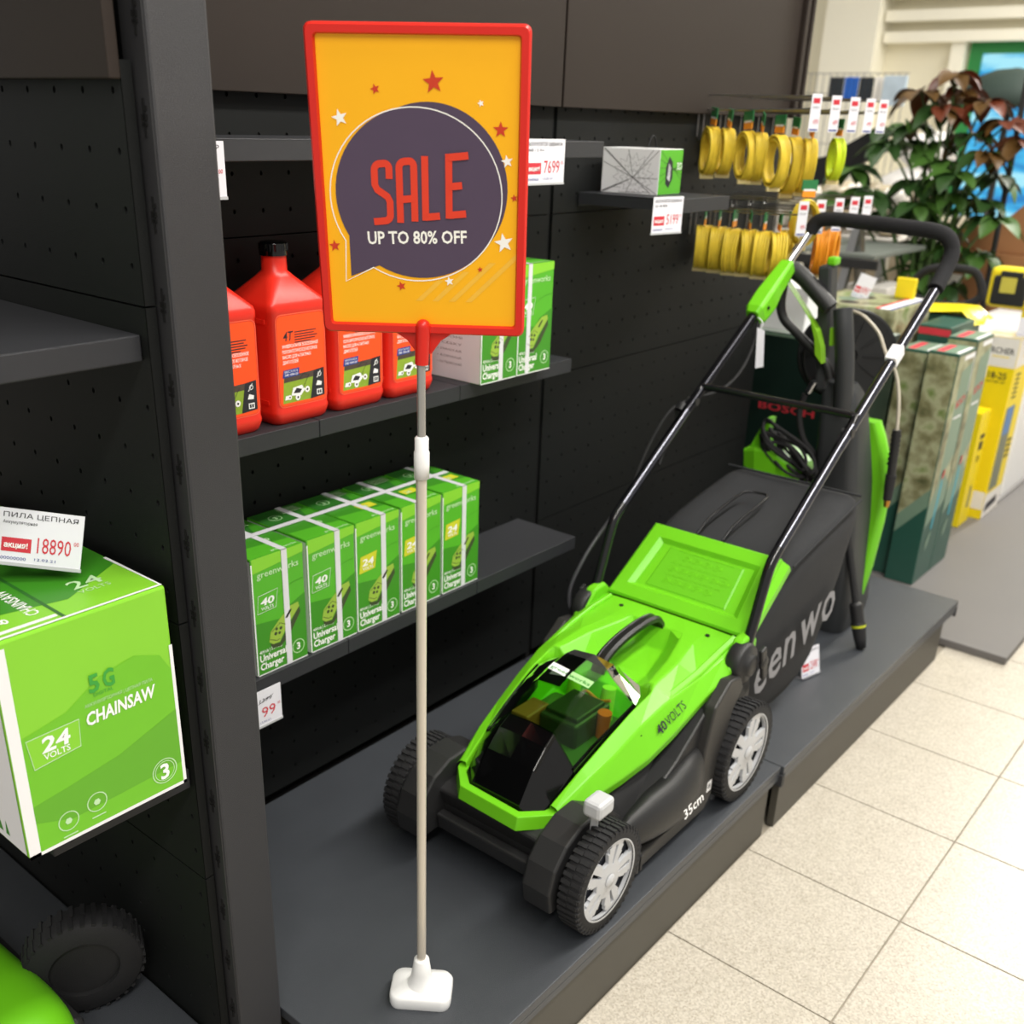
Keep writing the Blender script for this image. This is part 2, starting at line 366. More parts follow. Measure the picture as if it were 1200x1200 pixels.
# side gondola (perpendicular): post and perforated panel at the left
sg=thing('end_shelving_unit','grey slotted post with dark perforated panel, left of the sale sign','shelving',(.60,.9,0))
pm=MB(); pm.box(.5735,.639,.877,.915,0,2.2,.003)
L0(pm.build('post',POST),sg)
L0(plate('slotted_strip',.5722,.5736,.8795,.915,0,2.2,mat('strip_metal',(50,50,52),.5)),sg)
L0(plate('post_back',.5805,.639,.915,1.24,0,2.2,PEG),sg)
s0=None
for k in range(26):
    z=.02+k*.0825
    if s0 is None:
        ss=MB(); ss.box(.5712,.5738,.8885,.8915,-.016,.016).box(.5712,.5738,.886,.8945,-.007,-.004).box(.5712,.5738,.8855,.8885,.006,.010); ss.box(.5712,.5738,.8855,.8945,-.002,.003); s0=ss.build('slot',VOID); o=s0
    else: o=s0.copy(); COL.objects.link(o)
    L0(o,sg); o.location=(0,0,z+.016)
XS=.556
for z0,z1,nz in ((.10,.418,6),(.42,.7665,6),(.7685,1.106,6),(1.108,1.32,4)):
    L0(pegpanel('perforated_panel',None,.897,1.80,z0,z1,17,nz,PEG,(.014,.036),'x',XS,pitch=.0505),sg)
L0(plate('hole_light_sheet',XS+.0125,XS+.0131,.93,1.8,.1,1.3,mat('hole_light_pale',(150,150,140),.8)),sg)  # pale sheet imitating light that shows through the holes
L0(MB().box(XS-.012,XS,.895,1.8,1.304,2.2,.0015).build('header_panel',BROWN),sg)
# left bay shelves (project towards the camera)
def lshelf(label,z,x0,y0,y1,th=.024,hole=False):
    t=thing('side_shelf',label,'shelf',(XS,y0,z-th)); m=MB(); m.box(x0-XS,-.001,0,y1-y0,0,th,.0015); m.build('shelf_board',SHELF,t)
    if hole:
        for x in (-.02,x0-XS+.02): MB().cyl((x,-.0006,.012),(x,.0004,.012),.003,n=10).build('rivet',VOID,t)
    return t
lshelf('empty dark shelf at the upper left edge',1.080,.10,.908,1.75,.026)
lshelf('dark shelf under the chainsaw box',.578,.385,.905,1.75,.026,True)
# ---------------------------------------------------------------- podium
pd=thing('display_podium','long low dark podium the mower and sale stand rest on','podium',(1.7,.95,0))
for k,(x0,x1,y0) in enumerate(((.644,1.665,.628),(1.667,2.71,.622))):
    m=MB(); m.box(x0,x1,y0,YW-.004,.131,.148,.0015); m.box(x0+.001,x1-.001,y0,y0+.004,.118,.131)
    L0(m.build('podium_top',PODT),pd)
    L0(plate('kick_panel',x0+.006 if k else x0,x1-(.03 if not k else .08),y0+.006,y0+.02,.0,.131,PODF),pd)
    L0(plate('side_panel',x1-.02-(.0 if not k else .07),x1-.012-(.0 if not k else .07),y0+.02,YW-.01,0,.131,PODF),pd)
for x in (1.661,1.668,2.7): L0(MB().box(x,x+.005,.620,.640,.105,.131).build('end_bracket',SHELF),pd)
lp=thing('display_podium','dark podium in the lower left bay under the second mower','podium',(.2,1.2,0))
L0(MB().box(-.2,.553,.93,1.8,.0,.148,.002).build('podium_top',PODT),lp)
# grey mat platform beyond podium
GM=mat('grey_platform',(108,105,104),.55,bump=.3,var=.05,scale=5)
tag(MB().box(2.725,6.5,.478,1.25,.001,.022,.002).build('grey_platform',GM),'flat grey platform on the tiles beyond the podium','platform')

# ---------------------------------------------------------------- price tags
def price_tag(label,c,n,w,h,price,title='',old=None,sub='',red=True,tilt=0,holder=True,grp=None,small=False,roll=0):
    """card standing in a plane with outward normal n (horizontal), centre c"""
    n=V(n).normalized(); u=V((0,0,1)).cross(n).normalized(); ang=math.atan2(u.y,u.x)
    t=thing('price_tag',label,'price tag',c,0,grp,rot=(tilt,roll,ang))
    MB().box(-w/2,w/2,0,.0008,-h/2,h/2).build('card',PAPER,t)
    if holder:
        m=MB(); m.box(-w/2-.001,w/2+.001,-.0006,.0016,-h/2-.0035,-h/2); m.build('holder',GREYP,t)
    p=Print((-w/2,0,-h/2),(1,0,0),(0,0,1),(0,-1,0))
    if title: p.text(title,w*.05,h*.84,h*.09,INK,w=w*.88)
    if sub: p.text(sub,w*.05,h*.72,h*.06,INK,w=w*.4)
    if red:
        p.rect(w*.05,h*.2,w*.4,h*.46,INKR,0); p.text('акция!',w*.08,h*.28,h*.1,INKW,2,w=w*.28,bold=.03)
    x0=w*.47 if red else w*.50
    p.text(price,x0,h*.22,h*.3,INKR,1,w=w*.40 if red else w*.34)
    p.text('00',w*.9,h*.42,h*.08,INKR,1,w=w*.06)
    if old: p.text(old,w*.45,h*.66,h*.1,INK,1,w=w*.3,shear=.3); p.line([(w*.42,h*.64),(w*.8,h*.78)],h*.012,INK,2)
    p.text('00000000',w*.05,h*.05,h*.06,INKB,1,w=w*.3); p.text('12.02.21',w*.45,h*.07,h*.05,INKB,1,w=w*.25)
    p.build('printed_price',t); return t
price_tag('white price tag with 7699 hanging under the top shelf right of the sale sign',(1.436,1.095,1.222),(-.0,-1,0),.105,.066,'7699','АККУМУЛЯТОР GREENWOR',sub='40В / 2 Ач')
price_tag('narrow white price tag seen edge-on under the top shelf beside the post',(.757,1.096,1.218),(0,-1,0),.10,.062,'6499','АККУМУЛЯТОР',sub='24В')
price_tag('white price tag hanging below the short shelf with the small box',(1.746,1.042,1.130),(-.15,-1,0),.085,.062,'5199','АККУМУЛЯТОР GREENWOR',sub='24В')
price_tag('white price tag ending in 99 under the charger box shelf beside the post',(.815,1.112,.4585),(0,-1,0),.075,.06,'99',old='1399',red=False)
price_tag('white price tag with 18890 standing on the chainsaw box',(.462,.985,.872),(-.75,-.9,0),.082,.056,'18890','ПИЛА ЦЕПНАЯ',sub='Аккумуляторная',tilt=R(-14),roll=R(10))
# tag standing on podium beside the bag
t=price_tag('small white price tag standing on the podium beside the grass bag',(2.045,.745,.185),(-.25,-1,0),.062,.066,'22490','ГАЗОНОКОСИЛКА',tilt=R(-12),holder=False)
MB().box(-.033,.033,-.004,.04,-.0345,-.0335).build('holder_foot',mat('clear_plastic',(200,200,205),.15,trans=.7),t)

# ---------------------------------------------------------------- sale stand
st=thing('sale_stand','red framed orange sale poster on a thin pole with white foot','sign stand',(.79,.755,.148))
up=V((-.092,-.056,.994)).normalized(); un=V((.597,-.802,0)); un=(un-up*un.dot(up)).normalized(); nn=un.cross(up)   # poster axes
if nn.x>0: nn=-nn
# foot: rounded rectangle loft, rotated to face the aisle
def rrect(w,d,r,z,n=5,rot=0):
    out=[]
    for cx,cy,a in ((w/2-r,d/2-r,0),(-w/2+r,d/2-r,90),(-w/2+r,-d/2+r,180),(w/2-r,-d/2+r,270)):
        for k in range(n+1):
            t=R(a+90*k/n); x,y=cx+r*math.cos(t),cy+r*math.sin(t); out.append((x*math.cos(rot)-y*math.sin(rot),x*math.sin(rot)+y*math.cos(rot),z))
    return out
ro=math.atan2(un.y,un.x)
m=MB().loft([rrect(.083,.057,.013,0,rot=ro),rrect(.086,.06,.015,.004,rot=ro),rrect(.086,.06,.015,.016,rot=ro),rrect(.082,.056,.015,.0205,rot=ro),rrect(.05,.036,.014,.024,rot=ro)],smooth=True); m.build('foot',WHITEP,st)
MB().lathe([(.021,.022),(.0165,.030),(.0135,.045),(.0105,.066),(.009,.068),(.0,.068)]).build('foot_cone',WHITEP,st)
pole=MB().cyl((0,0,.06),(-.0005,0,.80),.0062,n=20).build('lower_pole',IVORY,st)
MB().cyl((0,0,.79),(-.001,0,.925),.0047,n=16).build('upper_pole',mat('grey_tube',(178,176,172),.25,metal=.6),st)
MB().lathe([(.0,.766),(.0085,.766),(.0088,.782),(.0088,.796),(.0078,.798),(.0078,.812),(.006,.814),(.0,.814)],n=20).build('clamp_collar',WHITEP,st)
# poster frame
Wf,Hf=.2105,.2885; cb=V((.003,0,.925)); Mf=Matrix((un,up,-nn)).transposed()  # local: x right, y up, z away from viewer
def fp(x,y,z): return cb+un*x+up*y-nn*z
def rr2(w,h,r,cx,cy,n=4): return [(cx+p[0],cy+p[1]) for p in rrect(w,h,r,0,n)]
m=MB(); o=rr2(Wf,Hf,.007,0,Hf/2); i=rr2(Wf-.020,Hf-.020,.003,0,Hf/2); o2=rr2(Wf-.004,Hf-.004,.006,0,Hf/2); i2=rr2(Wf-.024+.002,Hf-.022,.003,0,Hf/2)
rings=[[fp(x,y,.010) for x,y in o],[fp(x,y,-.001) for x,y in o],[fp(x,y,-.004) for x,y in o2],[fp(x,y,-.004) for x,y in rr2(Wf-.017,Hf-.017,.004,0,Hf/2)],[fp(x,y,.001) for x,y in i]]
m.loft(rings,caps=False); m.add([fp(x,y,.010) for x,y in o],[tuple(range(len(o)))]); m.build('frame',RED,st)
m=MB(); m.loft([[fp(*q,0) for q in ((-.030,.002),(.030,.002),(.030,.0015),(-.030,.0015))][:0] or [fp(-.034,.003,.0),fp(.034,.003,.0),fp(.034,.003,.008),fp(-.034,.003,.008)],[fp(-.018,-.008,.001),fp(.018,-.008,.001),fp(.018,-.008,.007),fp(-.018,-.008,.007)],[fp(-.008,-.022,.001),fp(.008,-.022,.001),fp(.008,-.022,.007),fp(-.008,-.022,.007)]])
m.build('bracket',RED,st,bevel=.001)
m=MB().cyl(fp(0,.008,-.003),V((0,0,.893)),.0078,.0072,n=18); bmq=bmesh.new(); bmesh.ops.create_uvsphere(bmq,u_segments=14,v_segments=8,radius=.0079); m.bm(bmq,True,Matrix.Translation(fp(0,.008,-.003))); m.build('socket',RED,st)
# poster
ORG=mat('poster_orange',(255,184,14),.45,var=.03,scale=15); PUR=mat('poster_purple',(80,66,88),.5,var=.04); PR=mat('poster_red',(226,62,36),.5); PW=mat('poster_white',(255,252,244),.5); PRD=mat('poster_dark_red',(205,60,30),.5); OL=mat('poster_stripe',(246,190,60),.45)
pw,ph=Wf-.02,Hf-.02
MB().add([fp(-pw/2,.01,.0008),fp(pw/2,.01,.0008),fp(pw/2,Hf-.01,.0008),fp(-pw/2,Hf-.01,.0008),fp(-pw/2,.01,.002),fp(pw/2,.01,.002),fp(pw/2,Hf-.01,.002),fp(-pw/2,Hf-.01,.002)],[(0,1,2,3),(7,6,5,4),(0,4,5,1),(1,5,6,2),(2,6,7,3),(3,7,4,0)]).build('poster',ORG,st)
p=Print(fp(-pw/2,.01,.0008),un,up,nn,step=.00012,base=.0002)
S=pw   # normalised poster: x 0..1, y 0..1.41 (from bottom)
def q(x,y): return (x*pw,y*ph)
# speech bubble (x,y as fractions of the poster)
def bubble(cx,cy,rx,ry,tail,a0,a1,n=56):
    pts=[]
    for k in range(n+1):
        a=a0+(a1-a0)*k/n; pts.append(q(cx+rx*math.cos(a),cy+ry*math.sin(a)))
    pts.append(q(*tail)); return pts
A0,A1=R(-121),R(-121+360-29)
p.disc(*q(.545,.497),.405*pw,PUR,1,n=64,ry=.295*ph)
p.poly(bubble(.495,.478,.438,.300,(.115,.178),A0,A1),PUR,2)
wl=bubble(.475,.4705,.447,.304,(.085,.158),A0+R(-1),A1+R(2))
p.line(wl,.0011,PW,3,closed=True)
# lower right stripes
for k in range(6):
    x=.46+.09*k; p.poly([q(x,.09),q(x+.035,.09),q(x+.035+.12+.05*k,.17+.035*k),q(x+.12+.05*k,.17+.035*k)],OL,0) if k<4 else None
for (x,y,r,c,a) in ((.575,.855,.055,PRD,.1),(.285,.83,.026,PRD,.3),(.81,.79,.018,PW,.3),(.91,.705,.04,PRD,0),(.945,.60,.032,PW,.2),(.10,.735,.042,PW,.25),(.985,.475,.02,PRD,.2),(.935,.315,.052,PW,.2),(.035,.29,.032,PRD,.1),(.81,.215,.016,PRD,.1),(.645,.168,.026,PW,.2),(.385,.145,.027,PRD,.3)):
    pts=[(min(pw,X),Y) for X,Y in star(x*pw,y*ph,r*pw,a)]; p.poly(pts,c,4)
# SALE in condensed strokes
def stroke(pts,w): p.line([q(*P) for P in pts],w,PR,5)
y0,y1=.392,.592; ym=(y0+y1)/2; wv=.0068; SLY=6
def arc(cx,cy,rx,ry,a,b,n=8): return [(cx+rx*math.cos(R(a+(b-a)*k/n)),cy+ry*math.sin(R(a+(b-a)*k/n))) for k in range(n+1)]
def slant(pts): return [(x,y+(x-.40)*.075) for x,y in pts]
def stroke(pts,w):
    global SLY
    SLY+=1; p.line([q(*P) for P in slant(pts)],w,PR,SLY)
Sx,hw,cr_=.302,.038,.024
stroke([(Sx+hw,y1-.055)]+arc(Sx+hw-.026,y1-.020,.026,.020,0,90,6)+arc(Sx-hw+.026,y1-.020,.026,.020,90,180,6)+[(Sx-hw,ym+.030),(Sx-hw+.012,ym+.012),(Sx+hw-.012,ym-.016),(Sx+hw,ym-.034)]+arc(Sx+hw-.026,y0+.020,.026,.020,0,-90,6)+[(Sx-hw-.012,y0)],wv)
Ax=.430
stroke([(Ax-hw,y0-.012),(Ax-hw,y1-.02)]+arc(Ax-hw+.026,y1-.02,.026,.02,180,90,6)+arc(Ax+hw-.026,y1-.02,.026,.02,90,0,6)+[(Ax+hw,y0-.012)],wv); stroke([(Ax-hw,ym-.03),(Ax+hw,ym-.03)],wv)
stroke([(.525,y1+.012),(.525,y0-.012)],wv); stroke([(.525,y0),(.60,y0)],wv)
stroke([(.648,y1+.012),(.648,y0-.012)],wv)
for yy,ww in ((y0,.088),(ym,.068),(y1,.100)): stroke([(.648,yy),(.648+ww,yy)],wv)
p.text('UP TO 80% OFF',.215*pw,.300*ph,.0124,PW,5,bold=.022,w=.525*pw,rot=.03)
p.build('printed_poster',st)

# ---------------------------------------------------------------- charger boxes
BW,BD,BH=.0965,.142,.19
CHG=mat('charger_lime',(150,184,66),.5); CHD=mat('charger_dark',(62,74,44),.5); YB=mat('badge_yellow',(206,208,48),.5); INKG=mat('pale_green_ink',(190,226,176),.6)
def charger_box(name,label,volts,strap,grp,loc,strap_x=.6,rz=0):
    t=thing(name,label,'box',loc,rz,grp)
    MB().box(0,BW,0,BD,0,BH,.0012).build('carton',BOXG,t)
    p=Print((0,0,0),(1,0,0),(0,0,1),(0,-1,0))
    e=.0022; p.rect(0,0,BW,e*.8,WHITE,0).rect(0,0,e,BH*.96,WHITE,0)
    p.poly([(e,BH*.46),(BW*.5,BH*.43),(BW*.62,BH*.50),(BW,BH*.58),(BW,e),(e,e)],BOXD,0)
    arcp=[(BW*.98+ -BW*.62*math.cos(R(k*9)),BH*.54+BH*.17*math.sin(R(k*9))) for k in range(11)]
    p.line(arcp,.0007,BOXD,1)
    p.poly([(e,BH*.88),(BW,BH*.93),(BW,BH),(e,BH)],BOXL,0)
    p.text('greenworks',BW*.10,BH*.83,.0105,INKG,1,bold=.01,w=BW*.80)
    by=BH*.60; bx=BW*.07; c=YB if volts=='24' else BOXG
    bad=[(bx,by-.012),(bx+.034,by-.010),(bx+.039,by+.019),(bx+.003,by+.016)]
    p.poly(bad,c,1); p.line(bad,.0008,c if volts=='24' else INKW,2,True)
    p.text(volts,bx+.006,by-.0005,.0115,INKW,3,bold=.026,w=.025,shear=.15); p.text('VOLTS',bx+.007,by-.008,.005,INKW,3,bold=.01,w=.023)
    # charger drawing
    cx,cy=BW*.52,BH*.36
    p.poly([(cx-.024,cy-.022),(cx-.006,cy-.026),(cx+.012,cy-.004),(cx+.034,cy+.022),(cx+.036,cy+.012),(cx+.014,cy-.018),(cx-.004,cy-.032),(cx-.02,cy-.03)],CHD,2)
    p.poly([(cx-.026,cy-.018),(cx-.022,cy-.002),(cx-.006,cy+.012),(cx+.016,cy+.028),(cx+.032,cy+.030),(cx+.034,cy+.022),(cx+.008,cy-.004),(cx-.006,cy-.024),(cx-.018,cy-.024)],CHG,3)
    for a_2,b_2,r_2 in ((-.013,-.008,.003),(-.006,-.009,.0025),(-.011,-.001,.0025),(-.003,-.002,.0028)): p.disc(cx+a_2,cy+b_2,r_2,CHD,4,n=10)
    p.line([(cx-.020,cy-.003),(cx-.004,cy+.007),(cx+.006,cy+.001)],.001,CHD,4); p.poly([(cx+.006,cy+.012),(cx+.016,cy+.023),(cx+.020,cy+.022),(cx+.010,cy+.010)],CHD,4); p.line([(cx-.024,cy-.014),(cx-.012,cy-.020),(cx-.006,cy-.019)],.001,CHD,4)
    p.text('40Volt | 2.5 Amp',BW*.06,BH*.19,.005,INKW,1,bold=.01,w=BW*.44); p.text('Universal',BW*.06,BH*.118,.0115,INKW,1,bold=.024,w=BW*.52); p.text('Charger',BW*.06,BH*.045,.0115,INKW,1,bold=.024,w=BW*.46)
    p.ring(BW*.82,BH*.125,.0118,.0012,INKG,1); p.text('3',BW*.82,BH*.098,.0115,INKW,2,bold=.026,align='c')
    p.build('printed_front',t)
    p=Print((0,0,BH),(1,0,0),(0,1,0),(0,0,1))
    p.rect(.001,.001,BW-.001,BD-.001,BOXD,0); p.poly([(.001,.001),(BW-.001,.001),(BW-.001,.03),(.001,.042)],BOXG,1)
    p.poly([(.001,BD*.55),(BW*.7,BD*.5),(BW*.95,BD-.002),(.001,BD-.002)],BOXDD,1)
    p.text('greenworks',BW*.45,.006,.006,INKG,2,bold=.01,w=BW*.5); p.ring(BW*.3,BD*.76,.011,.001,INKG,2); p.text('3',BW*.3,BD*.72,.01,INKG,2,bold=.01,align='c')
    p.rect(BW*.55,BD*.28,BW*.9,BD*.42,YB if volts=='24' else BOXD,2); p.text(volts,BW*.6,BD*.3,.01,INKG,3,bold=.018)
    for k in range(4): p.rect(BW*.52,BD*(.80+.04*k),BW*.9,BD*(.812+.04*k),INKG,2)
    p.build('printed_top',t)
    p=Print((0,BD,0),(0,-1,0),(0,0,1),(-1,0,0)); p.rect(.001,.001,BD-.001,BH*.985,WHITE,0)
    for k,s_ in enumerate(('HINWEIS','РУССКИЙ','FRANCAIS','ESPANOL','ITALIANO','POLSKI','SVENSKA','DANSK','SUOMI','CESKY','MAGYAR','ROMANA','ЛАТВИЙСКИЙ')):
        p.text('• '+s_,BD*.3,BH*.86-k*.0115,.0042,mat('grey_ink',(120,118,116),.6),1,w=BD*.4)
    p.build('printed_side',t)
    if strap:
        m=MB(); w=.0052; x=BW*strap_x; a=.0009
        m.box(x-w,x+w,-a,-.0001,-.0,BH+a); m.box(x-w,x+w,-a,BD+a,BH+.0002,BH+a); m.box(x-w,x+w,BD+.0001,BD+a,0,BH)
        m.build('vertical_strap',STRAP,t)
    return t
specs=[('40','green charger box with white strap and white 40 volts badge, beside the post',.82,.63),('40','second charger box from the post, white outlined 40 volts badge above its charger',.924,.63),('24','third charger box from the post, yellow 24 volts badge left of its strap',1.023,.63),('24','fourth charger box from the post, half hidden behind the sign pole',1.1245,.40),('24','rightmost charger box on the lower shelf, yellow 24 badge, open gap on its left',1.2255,.58)]
for i,(v,l,x,sx) in enumerate(specs):
    charger_box('charger_box',l,v,True,'strapped charger boxes on the lower shelf',(x,1.122,.506),sx)
# strap running along the tops of the row
tag(MB().box(.0,.49,-.0052,.0052,0,.0008).build('packing_strap',STRAP,loc=(.825,1.195,.6975)),'white packing strap running lengthwise across the charger box tops','strap')
charger_box('charger_box','upper shelf charger box partly hidden under the sale sign corner','24',True,'charger boxes on the upper shelf',(1.322,1.126,.866),.55)
charger_box('charger_box','upper shelf charger box at the shelf end, right of the sale sign','40',True,'charger boxes on the upper shelf',(1.420,1.126,.866),.30)

# ---------------------------------------------------------------- oil bottles
OILR=mat('oil_bottle_red',(226,46,30),.35,var=.03); LAB=mat('oil_label_orange',(255,82,26),.4,var=.02); LG=mat('label_grass',(140,170,50),.5,var=.2,scale=120); LK=mat('label_brown',(78,66,58),.5,var=.2,scale=150)
def oil_bottle(label,loc):
    t=thing('oil_bottle',label,'oil bottle',loc,0,'red oil bottles on the shelf')
    w,d=.104,.104; cx,cy=w/2,d/2
    def sec(sx,sy,z,r,ox=0): return [(cx+ox+p[0],cy+p[1],z) for p in rrect(w*sx,d*sy,r,0,4)]
    m=MB(); m.loft([sec(.86,.86,0,.012),sec(.94,.94,.004,.012),sec(1,1,.016,.012),sec(1,1,.020,.012),sec(.985,.985,.023,.012),sec(.985,.985,.158,.012),sec(1,1,.160,.012),sec(1,1,.168,.012),sec(.97,.97,.174,.012),sec(.46,.46,.203,.016),sec(.35,.35,.211,.018),sec(.34,.34,.232,.0176)],smooth=True)
    b=m.build('bottle_body',OILR,t)
    # side grip ribs on the left flank
    for z in (.03,.145): MB().box(-.0008,.001,.015,.09,z,z+.006).build('flank_rib',OILR,t)
    m=MB(); m.lathe([(.0,.0),(.0195,.0),(.0198,.002),(.0198,.0155),(.0185,.0175),(.0,.0175)],c=(cx,cy,.232),n=24); m.lathe([(.0202,.0),(.0202,.0045)],c=(cx,cy,.2315),n=24)
    for k in range(28):
        a=2*PI*k/28; m.beam((cx+.0198*math.cos(a),cy+.0198*math.sin(a),.238),(cx+.0198*math.cos(a),cy+.0198*math.sin(a),.2475),.001,.001)
    m.build('screw_cap',BLACKG,t)
    # label frame + label
    lw,lh=.086,.128; o=(cx-lw/2,.0009,.028)
    m=MB(); 
    p=Print(o,(1,0,0),(0,0,1),(0,-1,0),base=.0004)
    L_=[(lw/2+a,lh/2+b) for a,b,_ in rrect(lw,lh,.008,0,4)]; p.poly(L_,LAB,0)
    edge=[(lw/2+a,lh/2+b) for a,b,_ in rrect(lw+.003,lh+.003,.009,0,4)]; p.line(edge,.0014,mat('oil_edge',(245,96,66),.35),0,True)
    p.text('4T',.010,.093,.0135,INK,1,bold=.015,w=.017,shear=.15)
    for k in range(5): p.rect(.031,.103-.0036*k,.031+(.040,.036,.042,.038,.030)[k],.1045-.0036*k,INK,1)
    for k,(s_,w_) in enumerate((('УНИВЕРСАЛЬНОЕ ВСЕСЕЗОННОЕ',.066),('ПОЛУСИНТЕТИЧЕСКОЕ МОТОРНОЕ',.064),('МАСЛО ДЛЯ 4-ТАКТНЫХ',.052),('ДВИГАТЕЛЕЙ',.028))): p.text(s_,.008,.083-.0075*k,.0046,INKW,1,bold=.01,w=w_)
    g=[(.005,.004),(.06,.004),(.068,.045),(.008,.040)]; p.poly(g,LG,1); p.poly([(.008,.034),(.066,.036),(.068,.045),(.009,.043)],LK,2)
    p.poly([(.056,.004),(.083,.006),(.083,.047),(.064,.045)],INK,3)
    p.poly([(.006,.041),(.036,.042),(.037,.053),(.008,.052)],INKB,3); p.text('ВЯЗКОСТЬ МАСЛА',.010,.048,.0028,INKW,4,w=.024); p.text('SAE 10W-30',.010,.0432,.0034,INKW,4,w=.024,bold=.01)
    # small lawn mower picture
    p.poly([(.020,.014),(.038,.012),(.046,.020),(.040,.027),(.024,.025)],INKW,4); p.poly([(.024,.017),(.036,.016),(.040,.021),(.030,.024)],INK,5); p.line([(.042,.022),(.054,.040),(.044,.043),(.036,.036)],.0008,INK,5)
    for a,b,r in ((.017,.012,.0035),(.032,.010,.0045),(.050,.019,.0045)): p.disc(a,b,r,INKW,5,n=14); p.disc(a,b,r*.4,INK,6,n=10)
    p.poly([(.008,.009),(.018,.009),(.018,.015),(.010,.015)],INKW,4)
    p.ring(.074,.038,.0035,.001,INKW,4,14); p.line([(.069,.033),(.076,.043)],.0012,INKW,4); p.poly([(.067,.022),(.077,.021),(.078,.026),(.070,.029)],INKW,4); p.rect(.068,.008,.078,.016,INKW,4); p.rect(.0695,.0095,.0725,.0145,INK,5); p.rect(.0735,.0095,.0765,.0145,INK,5)
    p.build('printed_label',t)
    return t
for x,l in ((.787,'red oil bottle cut off by the grey post, first on the shelf'),(.911,'red oil bottle with its whole 4T label and black cap in view'),(1.0265,'red oil bottle under the left part of the sale sign, second with a readable label'),(1.140,'rightmost red oil bottle, just behind the sign pole socket')):
    oil_bottle(l,(x,1.158,.866))

# ---------------------------------------------------------------- chainsaw box (left)
cb_=thing('chainsaw_box','big lime green carton lettered CHAINSAW on the left shelf','box',(.352,.885,.579))
cw,cd,ch=.186,.44,.246
MB().box(0,cw,0,cd,0,ch,.003).build('carton',BOXL,cb_)
p=Print((0,0,0),(1,0,0),(0,0,1),(0,-1,0),base=.0006)
CG1=mat('box_mid_green',(112,190,40),.4,var=.03); CG2=mat('box_band_green',(98,170,40),.4,var=.03); e=.004
p.rect(0,0,cw,e,WHITE,0).rect(0,0,.012,ch*.97,WHITE,0).rect(cw-e,0,cw,ch*.72,WHITE,0)
p.poly([(.012,ch*.56),(.06,ch*.60),(.10,ch*.70),(.14,ch*.735),(.17,ch*.69),(cw-e,ch*.60),(cw-e,.004),(.012,.004)],CG1,0)
p.poly([(.012,ch*.24),(.05,ch*.26),(.11,ch*.30),(cw-e,ch*.40),(cw-e,ch*.12),(.12,ch*.11),(.05,ch*.1),(.012,ch*.16)],CG2,1)
bd=[(.020,ch*.405),(.070,ch*.425),(.072,ch*.55),(.016,ch*.545)]; p.poly(bd,BOXL,2).line(bd,.0012,INKG,3,True)
p.text('24',.030,ch*.465,.017,INKW,4,bold=.028,w=.030,shear=.1); p.text('VOLTS',.031,ch*.43,.007,INKW,4,bold=.01,w=.028)
p.text('CHAINSAW',.079,ch*.50,.015,INKW,4,bold=.028,w=.080,rot=.02,shear=.1); p.text('АККУМУЛЯТОРНАЯ | ЦЕПНАЯ ПИЛА',.080,ch*.585,.004,INKG,4,w=.078)
GST=mat('green_stamp',(60,160,60),.5); p.text('5',.087,ch*.645,.020,GST,4,bold=.028,w=.012); p.text('G',.103,ch*.645,.020,GST,4,bold=.028,w=.013); p.text('DIGITAL',.091,ch*.622,.004,GST,4,w=.022)
for x,y,r in ((.160,ch*.115,.0155),): p.ring(x,y,r,.0012,INKG,3); p.ring(x,y,r*.8,.0008,INKG,3); p.text('3',x,y-.0095,.019,INKW,4,bold=.028,align='c')
for x,y in ((.045,ch*.10),(.078,ch*.125)): p.ring(x,y,.0115,.0012,INKG,3); p.disc(x,y,.004,INKG,3,n=6); p.rect(x-.008,y-.018,x+.008,y-.0165,INKG,3)
p.build('printed_front',cb_)
p=Print((0,0,ch),(1,0,0),(0,1,0),(0,0,1),base=.0006)
p.rect(.003,.003,cw-.003,cd-.003,BOXL,0); p.poly([(.003,.06),(.10,.04),(cw-.003,.09),(cw-.003,.26),(.003,.3)],BOXD,1)
p.rect(.075,.003,.079,cd-.003,BOXDD,2); p.rect(.004,.012,.074,.018,WHITE,2)
p.text('CHAINSAW',.066,.03,.013,INKW,3,bold=.01,w=.075,rot=PI/2); p.text('greenworks',.03,.03,.016,INKW,3,bold=.01,w=.13,rot=PI/2); p.text('24',.115,.055,.022,INKG,3,bold=.01,w=.035); p.text('VOLTS',.115,.042,.008,INKG,3,w=.035)
p.line([(.003,.004),(cw-.003,.004),(cw-.004,.11)],.004,WHITE,3)
p.build('printed_top',cb_)
p=Print((0,cd,0),(0,-1,0),(0,0,1),(-1,0,0),base=.0006); p.rect(.004,.004,cd-.004,ch-.006,WHITE,0); p.rect(.06,.18,cd-.06,.235,BOXL,1); 
for k in range(5): p.poly([(cd-.10+.014*k,.012),(cd-.092+.014*k,.012),(cd-.097+.014*k,.03)],BOXD,1)
p.build('printed_side',cb_)

